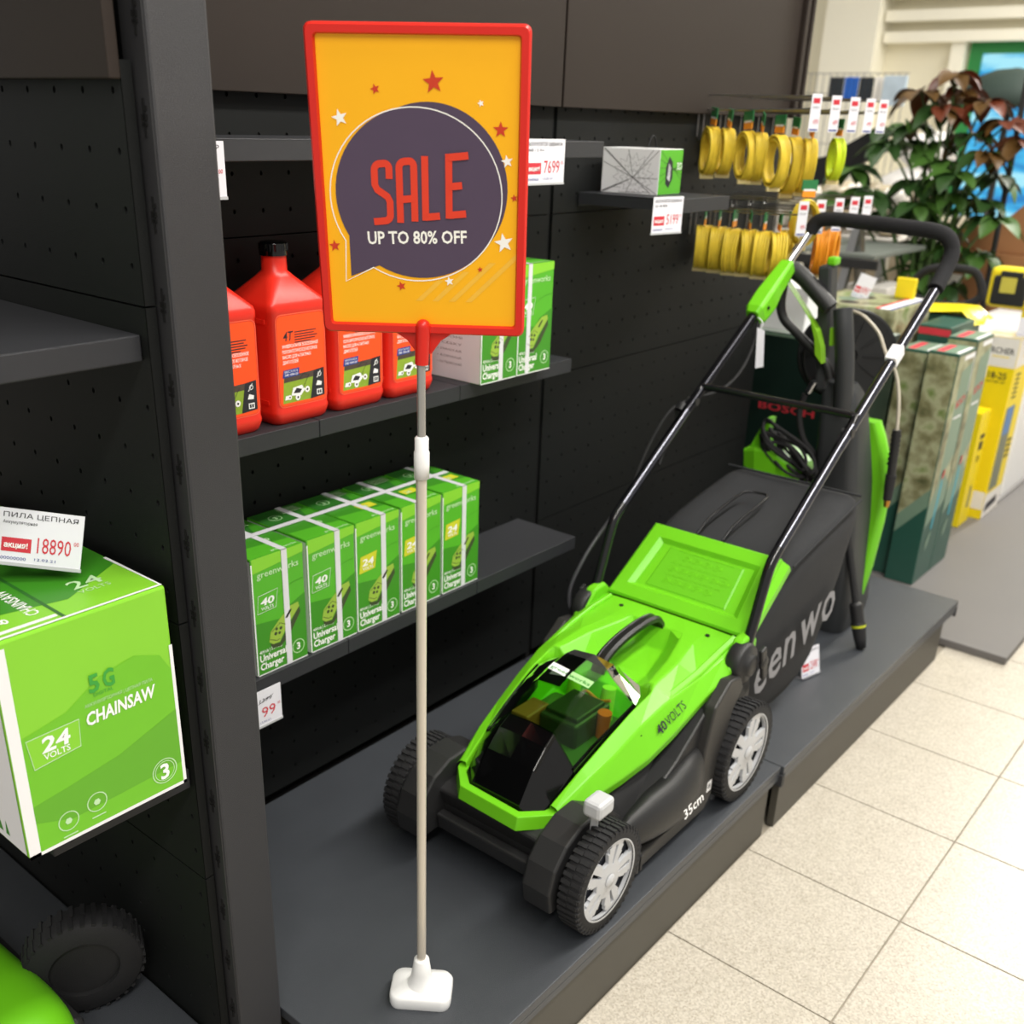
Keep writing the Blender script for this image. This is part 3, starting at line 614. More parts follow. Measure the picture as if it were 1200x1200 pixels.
# small box on the short shelf
sb=thing('small_gift_box','small white box with black web lines and green end on short shelf','box',(1.83,1.12,1.1555),R(5))
bw_,bd_,bh_=.10,.125,.083
MB().box(0,bw_,0,bd_,0,bh_,.001).build('carton',WHITE,sb)
p=Print((0,bd_,0),(0,-1,0),(0,0,1),(-1,0,0)); rg=random.Random(3); c0=(.07,.03)
for k in range(15):
    a=2*PI*k/15; e=(max(.002,min(bd_-.002,c0[0]+.13*math.cos(a))),max(.002,min(bh_-.002,c0[1]+.13*math.sin(a)))); p.line([c0,e],.0008,INK,1)
for rr_ in (.016,.03,.045): p.line([(max(.003,min(bd_-.003,c0[0]+rr_*(1 if k%2 else .72)*math.cos(2*PI*k/30))),max(.003,min(bh_-.003,c0[1]+rr_*(1 if k%2 else .72)*math.sin(2*PI*k/30)))) for k in range(30)],.0007,INK,2,True)
p.build('web_print',sb)
p=Print((0,0,0),(1,0,0),(0,0,1),(0,-1,0)); p.rect(.001,.001,bw_-.001,bh_-.001,BOXG,0); p.poly([(.03,.02),(.045,.012),(.06,.03),(.056,.06),(.04,.07),(.028,.05)],INK,1); p.poly([(.036,.03),(.048,.024),(.05,.05),(.04,.058)],GREYP,2); p.text('3D',.075,.045,.014,INKW,2,bold=.01)
for k in range(5): p.line([(0.002,.08-.015*k),(.11,.02+.012*k)],.0007,INK,3)
p.build('printed_end',sb)
p=Print((0,0,bh_),(1,0,0),(0,1,0),(0,0,1)); 
for k in range(7): p.line([(.002,.01+.018*k),(.113,.11-.014*k)],.0008,INK,1)
p.build('printed_top',sb)
dk=thing('dark_gadget','small dark rounded gadget behind the web-patterned box','gadget',(1.962,1.222,1.1555))
m=MB(); m.lathe([(.02,0),(.034,.006),(.038,.03),(.030,.055),(.012,.06),(0,.06)],n=20); m.build('body',BLACKG,dk); MB().tube(smooth([(-.02,0,.05),(-.015,0,.085),(.0,0,.105),(.015,0,.09),(.01,0,.05)],6),.0018,n=6).build('wire_loop',RUBBER,dk)

# ---------------------------------------------------------------- lawn mower (local: x towards its rear, y towards the wall, z up)
mo=thing('lawn_mower','lime green cordless lawn mower with black grass bag on the podium','lawn mower',(1.076,.838,.1485),R(.3))
def wheel(name,c,r,wd,side,rimr):
    """axis along y; side -1: outer face towards -y"""
    root=bpy.data.objects.new(name,None); COL.objects.link(root); root.parent=mo; root.location=c
    m=MB(); h=wd/2
    m.lathe([(rimr,-h),(r-.006,-h),(r-.0025,-h+.004),(r-.0025,h-.004),(r-.006,h),(rimr,h),(rimr-.003,h-.004),(rimr-.003,-h+.004),(rimr,-h)],axis=(0,1,0),n=56)
    nt=46
    for k in range(nt):
        a=2*PI*k/nt
        for s_,ph in ((-1,0),(1,.12)):
            aa=a+ph*2*PI/nt; u=V((math.cos(aa),0,math.sin(aa))); v=V((-math.sin(aa),0,math.cos(aa))); w=V((0,1,0))
            Mx=Matrix((v,w,u)).transposed(); m.obox(u*(r-.0018)+w*(s_*h*.48),(.0062,h*.90,.0045),Mx)
        u=V((math.cos(a),0,math.sin(a))); m.obox(u*(r-.006)+V((0,side*(h-.0005),0)),(.004,.002,.008),Matrix((V((-math.sin(a),0,math.cos(a))),V((0,1,0)),u)).transposed())
    m.build('tyre',RUBBER,root)
    # rim with cut windows
    m=MB(); N_=90; yo=side*(h-.003); yi=side*(h-.009)
    rad=[.0,r*.17,r*.30,r*.36,r*.44,r*.55,r*.66,r*.73,rimr]
    def win(i,j):
        a=((i+.5)/N_*360)%72
        rr_=(rad[j]+rad[j+1])/2/r
        if .36<rr_<.73:
            lim=9+ (rr_-.36)*36
            if abs(a-36)<lim: return True
        if .30<rr_<.66 and (a<5.5 or a>66.5): return True
        return False
    def RP(i,j,y):
        a=2*PI*i/N_; rr_=rad[j]; b=0
        if j<=2: b=.003*(1-j/2.5)
        return V((rr_*math.cos(a),y+side*b,rr_*math.sin(a)))
    for i in range(N_):
        for j in range(len(rad)-1):
            if win(i,j): continue
            m.add([RP(i,j,yo),RP(i+1,j,yo),RP(i+1,j+1,yo),RP(i,j+1,yo)],[(0,1,2,3)],j<2)
            for (a,b,ni,nj) in (((i,j),(i,j+1),i-1,j),((i+1,j),(i+1,j+1),i+1,j),((i,j),(i+1,j),i,j-1),((i,j+1),(i+1,j+1),i,j+1)):
                if 0<=nj<len(rad)-1 and win(ni,nj): m.add([RP(*a,yo),RP(*b,yo),RP(*b,yi),RP(*a,yi)],[(0,1,2,3)],False)
    m.lathe([(rimr-.0025,yo+side*.002),(rimr,yo+side*.003),(rimr+.0015,yo),(rimr,yi)],axis=(0,1,0),n=48)
    m.lathe([(0,yo+side*.006),(r*.1,yo+side*.0055),(r*.13,yo+side*.003)],axis=(0,1,0),n=24)
    m.build('rim',mat('rim_silver',(196,198,202),.35,metal=.15) if side<0 else BLACKP,root)
    m=MB(); m.cyl((0,yi-side*.004,0),(0,yi-side*.012,0),rimr-.002,n=40)
    m.build('inner_disc',mat('rim_inner',(44,47,56),.6),root)
    return root
wheel('front_wheel',(0,-.183,.088),.0875,.036,-1,.068)
wheel('front_wheel',(0,.178,.088),.0875,.036,1,.068)
wheel('rear_wheel',(.448,-.183,.096),.0955,.036,-1,.075)
wheel('rear_wheel',(.448,.190,.096),.0955,.036,1,.075)

# deck
def dsec(x,w,z0,zs,zm,wm,zc):
    h=[(w,z0),(w,zs),(wm,zm),(wm*.5,zc)]
    return [V((x,-a,b)) for a,b in h]+[V((x,a,b)) for a,b in reversed(h)]
m=MB(); m.loft([dsec(-.035,.128,.062,.088,.10,.10,.10),dsec(-.048,.150,.055,.120,.132,.105,.135),dsec(-.030,.160,.05,.130,.138,.11,.14),dsec(.02,.160,.045,.132,.142,.11,.15),dsec(.07,.160,.045,.125,.148,.12,.16),dsec(.11,.162,.045,.10,.15,.125,.165),dsec(.30,.170,.045,.10,.17,.13,.2),dsec(.44,.160,.045,.14,.2,.13,.25),dsec(.53,.15,.05,.18,.27,.13,.28)])
m.build('deck',BLACKP,mo,bevel=.006,seg=3)
for s_ in (-1,1):   # wheel fenders on the front deck
    m=MB(); pts=[]
    for k in range(9):
        a=R(200-k*24); pts.append((.100*math.cos(a)+.004,.086+.093*math.sin(a)))
    base=[(.088,.06),(-.085,.055)]
    m.prism(pts+base,s_*.105,s_*.158,'xz'); m.build('front_fender',BLACKP,mo,bevel=.008,seg=3)
# bumper lip
m=MB(); m.loft([[V((x,y,z)) for x,z in ((-.052,.060),(-.040,.060),(-.040,.094),(-.058,.092))] for y in (-.10,-.09,.09,.10)]); m.build('bumper',BLACKP,mo,bevel=.004)
# side skirt with rear arm (right side), mirrored left
for s_ in (-1,1):
    m=MB(); m.prism([(.10,.026),(.33,.026),(.352,.05),(.362,.10),(.395,.20),(.425,.235),(.41,.262),(.372,.268),(.325,.235),(.308,.16),(.296,.09),(.27,.058),(.20,.055),(.10,.052)],s_*.184,s_*.162,'xz'); m.build('side_skirt',mat('skirt_grey_black',(48,47,46),.42,bump=.3,bscale=900),mo,bevel=.004,seg=2)
m=MB(); m.prism([(.075,.06),(.15,.125),(.24,.165),(.33,.225),(.33,.10),(.10,.05)],-.13,-.168,'xz'); m.build('inner_skirt',BLACKP,mo,bevel=.004)
for k in range(3):
    MB().box(.088+.011*k,.094+.011*k,-.190,-.16,.030,.052+.004*k,.001).build('skirt_rib',BLACKP,mo)
# side discharge cover (bulged)
secs=[]
for x,w,z0,z1 in ((.075,.012,.085,.12),(.10,.026,.068,.135),(.15,.038,.060,.148),(.21,.044,.050,.150),(.26,.042,.050,.160),(.30,.032,.06,.165),(.325,.014,.08,.15)):
    zc=(z0+z1)/2; h=(z1-z0)/2; secs.append([V((x,-.160-w*max(0,math.sin(2*PI*k/18))**.8 if math.sin(2*PI*k/18)>0 else -.160,zc+h*math.cos(2*PI*k/18))) for k in range(18)])
dc=MB().loft(secs,smooth=True).build('discharge_cover',BLACKP,mo)
p=Print((.212,-.2065,.083),(1,0,.12),(-.05,.25,1),(0,-1,0),base=.001); p.text('35cm',0,0,.017,INKW,0,bold=.01,w=.062); p.build('width_marking',mo)
p=Print((.330,-.184,.062),(1,0,0),(0,0,1),(0,-1,0)); p.rect(0,0,.016,.022,WHITE,0); p.ring(.008,.011,.005,.001,INK,1,14); p.rect(.006,.008,.010,.014,INK,1); p.build('rating_sticker',mo)
# height lever
m=MB(); m.beam((.004,-.162,.13),(-.008,-.170,.208),.012,.007); m.build('lever_stem',GREYP,mo,bevel=.002)
m=MB(); m.box(-.030,.010,-.192,-.160,.205,.232,.006); m.build('lever_knob',GREYP,mo)
for k in range(2): MB().box(.0095,.0115,-.186+.013*k,-.178+.013*k,.209,.226).build('lever_slot',VOID,mo)
m=MB()
for k in range(6): m.beam((.018+.008*k,-.150,.14-.003*k),(.018+.008*k,-.150,.155-.003*k),.004,.02,(0,1,0))
tag(m.build('lever_rack',BLACKP,mo),None,None)

# green cover: faceted loft
ST=[(-.004,[(0,.14),(.05,.14),(.083,.142),(.086,.172),(.098,.170),(.108,.158),(.105,.14)]),
 (.06,[(0,.16),(.05,.16),(.088,.16),(.093,.207),(.112,.200),(.126,.172),(.122,.155)]),
 (.12,[(0,.17),(.05,.17),(.094,.17),(.099,.236),(.122,.220),(.138,.181),(.134,.165)]),
 (.18,[(0,.18),(.05,.18),(.098,.18),(.104,.262),(.128,.245),(.150,.196),(.146,.18)]),
 (.236,[(0,.20),(.05,.20),(.088,.21),(.106,.276),(.134,.262),(.156,.215),(.152,.198)]),
 (.252,[(0,.25),(.048,.245),(.092,.282),(.104,.283),(.136,.266),(.158,.222),(.154,.205)]),
 (.33,[(0,.242),(.042,.242),(.080,.288),(.100,.290),(.142,.276),(.163,.250),(.158,.232)]),
 (.405,[(0,.256),(.030,.258),(.060,.293),(.085,.294),(.146,.287),(.168,.268),(.163,.245)]),
 (.430,[(0,.293),(.025,.293),(.055,.295),(.085,.295),(.147,.290),(.167,.272),(.163,.245)]),
 (.478,[(0,.296),(.025,.296),(.055,.296),(.085,.296),(.146,.294),(.160,.280),(.158,.25)])]
m=MB(); m.loft([[V((x,-a,b)) for a,b in reversed(q)]+[V((x,a,b)) for a,b in q[1:]] for x,q in ST],closed=False,caps=False)
m.build('green_cover',GREEN,mo,bevel=.0028,seg=2,ang=12,auto=True)
# raised side crease ribs and shoulders
for s_ in (-1,1):
    m=MB(); m.loft([[V((x,s_*y,z)) for y,z in ((a-.004,b),(a,b+.006),(a+.010,b+.002),(a+.012,b-.012))] for x,a,b in ((.20,.118,.250),(.27,.126,.268),(.34,.132,.280),(.41,.132,.291),(.47,.130,.296))]); m.build('shoulder_rib',GREEN,mo,bevel=.002)
    m=MB(); m.prism([(.395,.268),(.44,.315),(.475,.318),(.492,.30),(.492,.25),(.41,.245)],s_*.146,s_*.168,'xz'); m.build('hinge_ear',GREEN,mo,bevel=.006,seg=3)
# front lip
m=MB(); out=[(-.056,.055),(-.066,0),(-.056,-.055),(-.020,-.094),(.012,-.110)]; full=[(x,-y) for x,y in reversed(out)][:0]
outer=[(.022,.112),(-.014,.098),(-.052,.060),(-.056,-.060),(-.014,-.098),(.022,-.112)]; inner=[(.022,.086),(-.010,.080),(-.034,.052),(-.038,-.052),(-.010,-.080),(.022,-.086)]
for z0,z1,a,b in ((.138,.162,outer,inner),):
    n=6; vs=[V((x,y,z0)) for x,y in a]+[V((x+.004,y,z1)) for x,y in a]+[V((x,y,z1)) for x,y in b]+[V((x,y,z0)) for x,y in b]
    m.add(vs,[(k*n+i,k*n+i+1,((k+1)%4)*n+i+1,((k+1)%4)*n+i) for k in range(4) for i in range(n-1)]+[(0,n,2*n,3*n),(n-1,4*n-1,3*n-1,2*n-1)],False)
m.build('front_lip',GREEN,mo,bevel=.0015)
# black hood
HS=[(-.036,[(0,.142),(.050,.142),(.056,.142),(.060,.140),(.060,.130)]),
 (-.030,[(0,.165),(.046,.165),(.052,.160),(.074,.144),(.074,.130)]),
 (.002,[(0,.215),(.046,.214),(.051,.209),(.082,.168),(.083,.140)]),
 (.030,[(0,.243),(.046,.241),(.051,.236),(.086,.190),(.088,.150)]),
 (.055,[(0,.259),(.045,.256),(.050,.251),(.088,.208),(.090,.155)])]
def half(x,q): return [V((x,-a,b)) for a,b in reversed(q)]+[V((x,a,b)) for a,b in q[1:]]
m=MB(); m.loft([half(x,q) for x,q in HS]+[half(.056,[(a,b-.03) for a,b in HS[-1][1]])],closed=False,caps=False); m.build('hood',BLACKG,mo,bevel=.002,auto=True)
# lower hood flanks beside the dome
for s_ in (-1,1):
    m=MB(); m.loft([[V((x,s_*a,b)) for a,b in ((yo_,zt),(yo_+.003,zb),(yo_-.004,zb),(yo_-.006,zt))] for x,yo_,zt,zb in ((.050,.089,.209,.165),(.10,.094,.232,.18),(.15,.099,.250,.20),(.20,.102,.266,.22))]); m.build('hood_flank',BLACKG,mo)
# battery bay interior
m=MB(); m.box(.05,.235,-.084,.084,.165,.205,.004); m.build('battery_bay',mat('bay_dark',(62,88,40),.5),mo)
m=MB(); m.box(.10,.20,-.055,.02,.205,.248,.005); m.box(.11,.19,-.05,.015,.246,.256,.003); m.build('battery_pack',mat('battery_black',(38,44,36),.4),mo)
for x,y in ((.205,.028),(.215,-.035)): MB().cyl((x,y,.205),(x+.008,y,.262),.013,.012,n=18).build('battery_latch',mat('latch_lime',(176,220,70),.4),mo)
MB().cyl((.165,-.062,.205),(.165,-.066,.252),.010,.012,n=14).build('safety_key',mat('key_orange',(226,84,40),.4),mo)
m=MB(); m.box(.07,.13,.02,.055,.20,.25,.003); m.build('bay_divider',mat('bay_brown',(130,72,44),.5),mo)
m=MB(); m.tube(smooth([(.20,.01,.235),(.19,-.01,.26),(.20,-.03,.245),(.205,-.05,.25)],5),.003,n=6); m.build('bay_cable',mat('cable_orange',(222,110,40),.5),mo)
# transparent green dome
DG=bpy.data.materials.new('green_tinted_clear'); DG.use_nodes=True; nt=DG.node_tree; N=nt.nodes; L=nt.links; N.remove(N['Principled BSDF'])
tr=N.new('ShaderNodeBsdfTransparent'); gl=N.new('ShaderNodeBsdfGlossy'); gl.inputs['Roughness'].default_value=.04; fr=N.new('ShaderNodeFresnel'); fr.inputs['IOR'].default_value=1.3; ms=N.new('ShaderNodeMixShader'); nz=N.new('ShaderNodeTexNoise'); nz.inputs['Scale'].default_value=9
cr=N.new('ShaderNodeValToRGB'); cr.color_ramp.elements[0].color=(.66,.92,.55,1); cr.color_ramp.elements[1].color=(.78,.97,.68,1); L.new(nz.outputs['Fac'],cr.inputs[0]); L.new(cr.outputs[0],tr.inputs[0])
L.new(fr.outputs[0],ms.inputs[0]); L.new(tr.outputs[0],ms.inputs[1]); L.new(gl.outputs[0],ms.inputs[2]); L.new(ms.outputs[0],N['Material Output'].inputs[0])
DSx=[(.052,[(0,.2605),(.045,.2575),(.051,.252),(.089,.209)]),
 (.085,[(0,.277),(.045,.274),(.052,.267),(.091,.224)]),
 (.125,[(0,.294),(.044,.290),(.053,.281),(.095,.240)]),
 (.165,[(0,.306),(.043,.302),(.054,.291),(.099,.254)]),
 (.200,[(0,.313),(.042,.309),(.054,.297),(.101,.264)]),
 (.222,[(0,.313),(.040,.308),(.052,.295),(.096,.270)]),
 (.244,[(0,.300),(.034,.296),(.044,.288),(.080,.274)])]
m=MB(); o_=[half(x,q) for x,q in DSx]; i_=[half(x,[(a*.98,b-.0022) for a,b in q]) for x,q in DSx]
m.loft(o_,closed=False,caps=False); m.loft(i_,closed=False,caps=False)
m.build('battery_dome',DG,mo,recalc=False)
p=Print((.150,.040,.3035),(0.02,-1,-.10),(.95,0,.27),(-.27,0,.96),base=.001); p.rect(0,-.004,.082,.013,WHITE,0); p.text('greenworks',.002,0,.008,mat('sticker_green',(60,140,60),.5),1,bold=.015,w=.078); p.build('dome_sticker',mo)
# carry handle
cp=smooth([(.236,0,.272),(.252,0,.296),(.30,0,.312),(.36,0,.318),(.405,0,.315),(.428,0,.300),(.432,0,.285)],5)
m=MB(); secs=[]
for i,c in enumerate(cp):
    t_=(cp[min(i+1,len(cp)-1)]-cp[max(i-1,0)]).normalized(); nn_=V((0,1,0)).cross(t_); nn_=-nn_ if nn_.z<0 else nn_
    w_=.0125; h_=.0075; secs.append([c+V((0,a,0))+nn_*b for a,b in ((-w_,-h_*.6),(-w_,h_*.4),(-w_*.5,h_),(-w_*.4,h_*.8),(w_*.4,h_*.8),(w_*.5,h_),(w_,h_*.4),(w_,-h_*.6))])
m.loft(secs); m.build('carry_handle',mat('handle_black',(26,26,26),.35,bump=.3),mo,bevel=.001)
for x,y,z in ((.448,.092,.2965),(.448,-.092,.2965),(.175,-.1285,.232)):
    MB().cyl((x,y,z-.002),(x,y,z+.0006),.0042,n=12).build('screw_hole',VOID,mo)
p=Print((.205,-.148,.224),(.93,-.09,.34),(-.15,.55,.75),(.0,-.75,.5),base=.0012)
p.text('40',0,0,.016,INK,0,bold=.02,w=.022); p.text('VOLTS',.024,0,.016,INK,0,bold=.0,w=.050); p.build('voltage_marking',mo)
# rear flap with embossed panel
fu=V((.140,0,.104)).normalized(); fn=V((-fu.z,0,fu.x)); fo=V((.486,0,.292)); fl_=.178
def FP(u,y,n): return fo+fu*u+V((0,y,0))+fn*n
m=MB()
def ring_(u0,u1,w0,w1,n): return [FP(u0,-w0,n),FP(u0,w0,n),FP(u1,w1,n),FP(u1,-w1,n)]
R0=[ring_(0,fl_,.148,.136,-.010),ring_(0,fl_,.148,.136,.006),ring_(.004,fl_-.004,.143,.131,.010),ring_(.030,fl_-.030,.118,.108,.010),ring_(.038,fl_-.038,.106,.098,.003),ring_(.0385,fl_-.0385,.1055,.0975,.003)]
m.loft(R0,caps=False); m.add(R0[-1],[(0,1,2,3)]); m.add(R0[0],[(3,2,1,0)]); m.build('rear_flap',GREEN,mo,bevel=.002,seg=3)
m=MB(); a=ring_(.042,fl_-.042,.086,.080,.003); b=ring_(.044,fl_-.044,.083,.077,.0042); m.loft([a,b],caps=False); m.add(b,[(0,1,2,3)]); m.build('warning_plate',GREEND,mo)
p=Print(FP(.052,.062,.0042),(0,-1,0),fu,fn,base=.0006)
for k,(n_,w_) in enumerate(((5,.012),(6,.011),(4,.014))):
    for i in range(n_):
        x=.006+i*.022+(.016 if k==2 else 0); p.ring(x+.004,.012+.028*k,.0065,.0012,GREEN,0,10); p.line([(x,.008+.028*k),(x+.009,.017+.028*k)],.0012,GREEN,1); p.rect(x+.012,.009+.028*k,x+.016,.016+.028*k,GREEN,1)
    p.line([(0,.025+.028*k),(.124,.025+.028*k)],.0012,GREEN,0)
p.build('embossed_symbols',mo)
m=MB(); m.loft([[FP(u,-.136,-.010),FP(u,-.150,-.022),FP(u,-.150,-.008),FP(u,-.137,.004)] for u in (.03,fl_-.002)]); m.build('flap_side',GREEN,mo)
# handle knobs and joints
for s_ in (-1,1):
    m=MB(); y0=s_*.150
    m.lathe([(0,0),(.034,0),(.038,s_*.004),(.038,s_*.024),(.034,s_*.030),(.020,s_*.031),(.020,s_*.038),(.012,s_*.040),(0,s_*.040)],c=(.440,y0,.272),axis=(0,1,0),n=28); m.build('pivot_knob',BLACKP,mo)
    MB().prism([(.43,.235),(.485,.235),(.478,.30),(.44,.30)],s_*.150,s_*.166,'xz').build('pivot_bracket',BLACKP,mo,bevel=.004)
    m=MB(); 
    m.lathe([(0,0),(.011,0),(.013,s_*.005),(.011,s_*.010),(0,s_*.010)],c=(.474,s_*.188,.268),axis=(0,1,0),n=14)
    m.beam((.462,s_*.193,.30),(.484,s_*.193,.235),.018,.008,(0,1,0)); m.build('clamp_lever',BLACKP,mo,bevel=.003)
# handle tubes
yt=.163
def HT(s_): return smooth([(.458,s_*yt,.290),(.472,s_*yt,.325),(.492,s_*yt,.385),(.508,s_*yt,.428),(.528,s_*yt,.450),(.60,s_*yt,.500),(.75,s_*yt,.602)],5)+[V((1.135,s_*yt,.852))]
for s_ in (-1,1):
    pts=HT(s_); k=[i for i,q_ in enumerate(pts) if q_.x>.536][0]
    MB().tube(pts[:k+1],.0098,n=14).build('lower_tube',mat('painted_tube',(22,22,25),.2,coat=.3),mo)
    mid=V((.76,s_*yt,.609)) if s_>0 else V((.75,s_*yt,.602))
    MB().tube([pts[k],mid],.0098,n=16).build('middle_tube',BLUEST if s_<0 else BLUEST,mo)
    MB().tube([mid-(mid-pts[k]).normalized()*.01,V((1.13,s_*yt,.849))],.0105,n=16).build('upper_tube',BLUEST if s_<0 else mat('dark_tube',(40,40,45),.2,metal=.8),mo)
# foam top bar
top=smooth([(1.125,-yt,.846),(1.165,-yt,.880),(1.185,-yt,.912),(1.186,-.152,.938),(1.184,-.125,.950),(1.190,-.06,.953),(1.205,.04,.955),(1.215,.110,.955),(1.220,.142,.948),(1.218,.157,.925)],7)
MB().tube(top,.0155,n=16).build('foam_grip',FOAM,mo)
MB().tube(smooth([(1.218,.157,.928),(1.200,yt,.905),(1.150,yt,.872),(1.120,yt,.845)],5),.0100,n=14).build('bare_tube_end',CHROME,mo)
# switch box
hd=V((.838,0,.545)).normalized()
m=MB(); 
c0=V((1.00,yt,.765)); x_=hd; z_=V((-hd.z,0,hd.x)); y_=V((0,1,0)); Ms=Matrix((x_,y_,z_)).transposed()
secs=[]
for u,w_,h0,h1 in ((-.002,.014,-.014,.014),(.012,.020,-.030,.020),(.060,.021,-.034,.022),(.095,.019,-.022,.021),(.165,.016,-.016,.018),(.172,.012,-.012,.013)):
    secs.append([c0+x_*u+y_*a+z_*b for a,b in ((-w_,h0*.7),(-w_*.7,h0),(w_*.7,h0),(w_,h0*.7),(w_,h1*.7),(w_*.7,h1),(-w_*.7,h1),(-w_,h1*.7))])
m.loft(secs); m.build('switch_box',GREEN,mo,bevel=.002)
MB().cyl(c0+x_*.03-y_*.020,c0+x_*.03-y_*.023,.004,n=10).build('switch_screw',VOID,mo)
# crossbar
cbz=V((.79,0,.629)); MB().tube(smooth([(.775,-yt,.619),(.80,-yt,.640),(.807,-.145,.645),(.807,0,.645),(.807,.145,.645),(.80,yt,.640),(.775,yt,.619)],6),.0072,n=12).build('crossbar',mat('painted_tube',(22,22,25),.2,coat=.3),mo)
for s_ in (-1,1): MB().cyl((.775,s_*(yt+.011),.619),(.775,s_*(yt-.011),.619),.008,n=12).build('crossbar_bolt',BLACKP,mo)
MB().obox(V((.955,-yt,.737)),(.040,.023,.023),Matrix((hd,V((0,1,0)),V((-hd.z,0,hd.x)))).transposed(),.002).build('white_tape',WHITE,mo)
# cables
cab=smooth([(1.00,yt-.004,.752),(.955,yt+.008,.715),(.90,yt+.014,.672),(.86,yt+.004,.650),(.80,yt+.016,.600),(.72,yt+.020,.530),(.69,yt+.016,.500)],6)
m=MB().tube(cab,.0035,n=8); m.build('control_cable',RUBBER,mo)
MB().tube(smooth([(1.005,yt-.01,.758),(.985,yt-.014,.70),(.93,yt-.018,.655),(.87,yt-.01,.628),(.80,yt+.012,.618),(.74,yt+.03,.60),(.69,yt+.045,.53),(.64,yt+.05,.44)],6),.0032,n=8).build('control_cable',RUBBER,mo)
MB().tube(smooth([(.640,yt+.05,.44),(.53,yt+.035,.40),(.475,yt+.040,.35),(.445,yt+.048,.285),(.45,yt+.035,.225),(.47,yt+.00,.205)],7),.0040,n=8).build('control_cable',mat('cable_grey',(70,70,74),.35),mo)
m=MB(); m.cyl((.752,yt+.014,.60),(.762,yt+.014,.612),.013,n=12).box(.748,.758,yt+.01,yt+.024,.570,.60,.002); m.build('cable_clip',BLACKP,mo)
# paper tag on the handle
m=MB(); m.add([V((.985,yt-.02,.745)),V((.99,yt-.035,.74)),V((.985,yt-.045,.665)),V((.98,yt-.03,.66))],[(0,1,2,3)]); m.add([V((.986,yt-.02,.745)),V((.991,yt-.035,.74)),V((.986,yt-.045,.665)),V((.981,yt-.03,.66))],[(3,2,1,0)]); m.build('paper_tag',PAPER,mo)
MB().tube(smooth([(1.0,yt-.01,.765),(.992,yt-.028,.755),(.988,yt-.026,.742)],4),.0012,n=5).build('tag_string',WHITE,mo)
# grass bag
BAG=mat('bag_fabric',(38,39,42),.85,bump=.9,bscale=700,var=.15,scale=30)
def bsec(x,yl,z0,z1,dz=0,k=.012,dx=0):
    out=[]; 
    for a,b in ((-1,.0),(-1,.25),(-1,.5),(-1,.75),(-1,.93),(-.90,1),(-.45,1),(0,1),(.45,1),(.90,1),(1,.93),(1,.75),(1,.5),(1,.25),(1,0),(.5,-.02),(0,-.03),(-.5,-.02)):
        y=a*yl*(1+.05*math.sin(b*PI)-(.10*(1-b) if b<1 else 0)); z=z0+(z1-z0)*b-(dz if abs(a)<.6 and b==1 else 0)
        out.append(V((x+dx*(1-b)+.004*math.sin(9*a+5*b),y,z)))
    return out
m=MB(); m.loft([bsec(.50,.128,.10,.250),bsec(.53,.140,.07,.285),bsec(.60,.148,.050,.345),bsec(.645,.150,.046,.392,.002),bsec(.72,.155,.045,.412,.010),bsec(.83,.156,.055,.428,.014,dx=-.02),bsec(.92,.154,.10,.443,.012,dx=-.07),bsec(.955,.150,.16,.448,.006,dx=-.09),bsec(.965,.140,.22,.440,.0,dx=-.08)],smooth=True)
m.build('grass_bag',BAG,mo,subd=1)
m=MB(); m.tube([V((x,-.158,z)) for x,z in ((.63,.392),(.73,.412),(.84,.430),(.93,.446))],.0025,n=6).tube([V((.945,y,.449)) for y in (-.152,-.07,.07,.15)],.0025,n=6); m.build('bag_piping',BAG,mo)
m=MB(); m.tube(smooth([(.63,.045,.402),(.68,.045,.424),(.78,.045,.440),(.82,.040,.443),(.832,.010,.443),(.82,-.005,.443),(.78,-.010,.440),(.68,-.010,.424),(.63,-.010,.402)],5),.0028,n=8); m.build('bag_wire_handle',mat('wire_black',(40,40,42),.25,metal=.5),mo)
p=Print((.520,-.1600,.150),(1,-.02,.20),(-.10,.0,1),(0,-1,0),base=.0045)
for ch_,x in (('e',.0),('e',.055),('n',.115),('w',.180),('o',.275)): p.text(ch_,x,.012,.098,mat('bag_print',(138,138,142),.8),0,bold=.012,sx=.85)
p.build('bag_lettering',mo)

# ---------------------------------------------------------------- pressure washer behind the mower
WG=mat('washer_grey',(52,54,56),.5,bump=.3,bscale=600)
wa=thing('pressure_washer','tall black and lime pressure washer with trigger gun, behind the mower handle','pressure washer',(2.33,.84,.1485))
def WB(mb,name,m,**k): return L0(mb.build(name,m,**k),wa)
secs=[]
for z,x,yc,w,d in ((.150,2.37,.835,.060,.085),(.20,2.365,.83,.062,.09),(.30,2.355,.828,.058,.085),(.44,2.335,.835,.055,.075),(.58,2.315,.848,.050,.062),(.68,2.30,.858,.046,.05),(.74,2.29,.866,.040,.036),(.76,2.288,.868,.026,.028)):
    secs.append([V((x+p[0],yc+p[1],z)) for p in rrect(d*2,w*2,min(w,d)*.5,0,4)])
WB(MB().loft(secs,smooth=True),'body',WG)
g=[(.22,.782,.006),(.30,.772,.008),(.42,.765,.010),(.52,.765,.014),(.58,.780,.012),(.63,.800,.006),(.66,.815,.0)]
secs=[[V((2.335+a,y+b,z)) for a,b in ((.035,.03),(.035,-.004),(.05,-.012-w*.3),(.075,-.008),(.075,.03))] for z,y,w in g]
WB(MB().loft(secs),'green_side_shell',GREEN,bevel=.006)
m=MB(); m.box(2.30,2.45,.80,.93,.1485,.172,.006).box(2.315,2.43,.86,.93,.172,.36,.01); WB(m,'base',BLACKP)
for y in (.815,.915): WB(MB().cyl((2.42,y-.012,.187),(2.42,y+.012,.187),.038,n=24),'trolley_wheel',RUBBER)
m=MB(); m.box(2.35,2.41,.905,.935,.34,.352,.003); WB(m,'clip',GREYP)
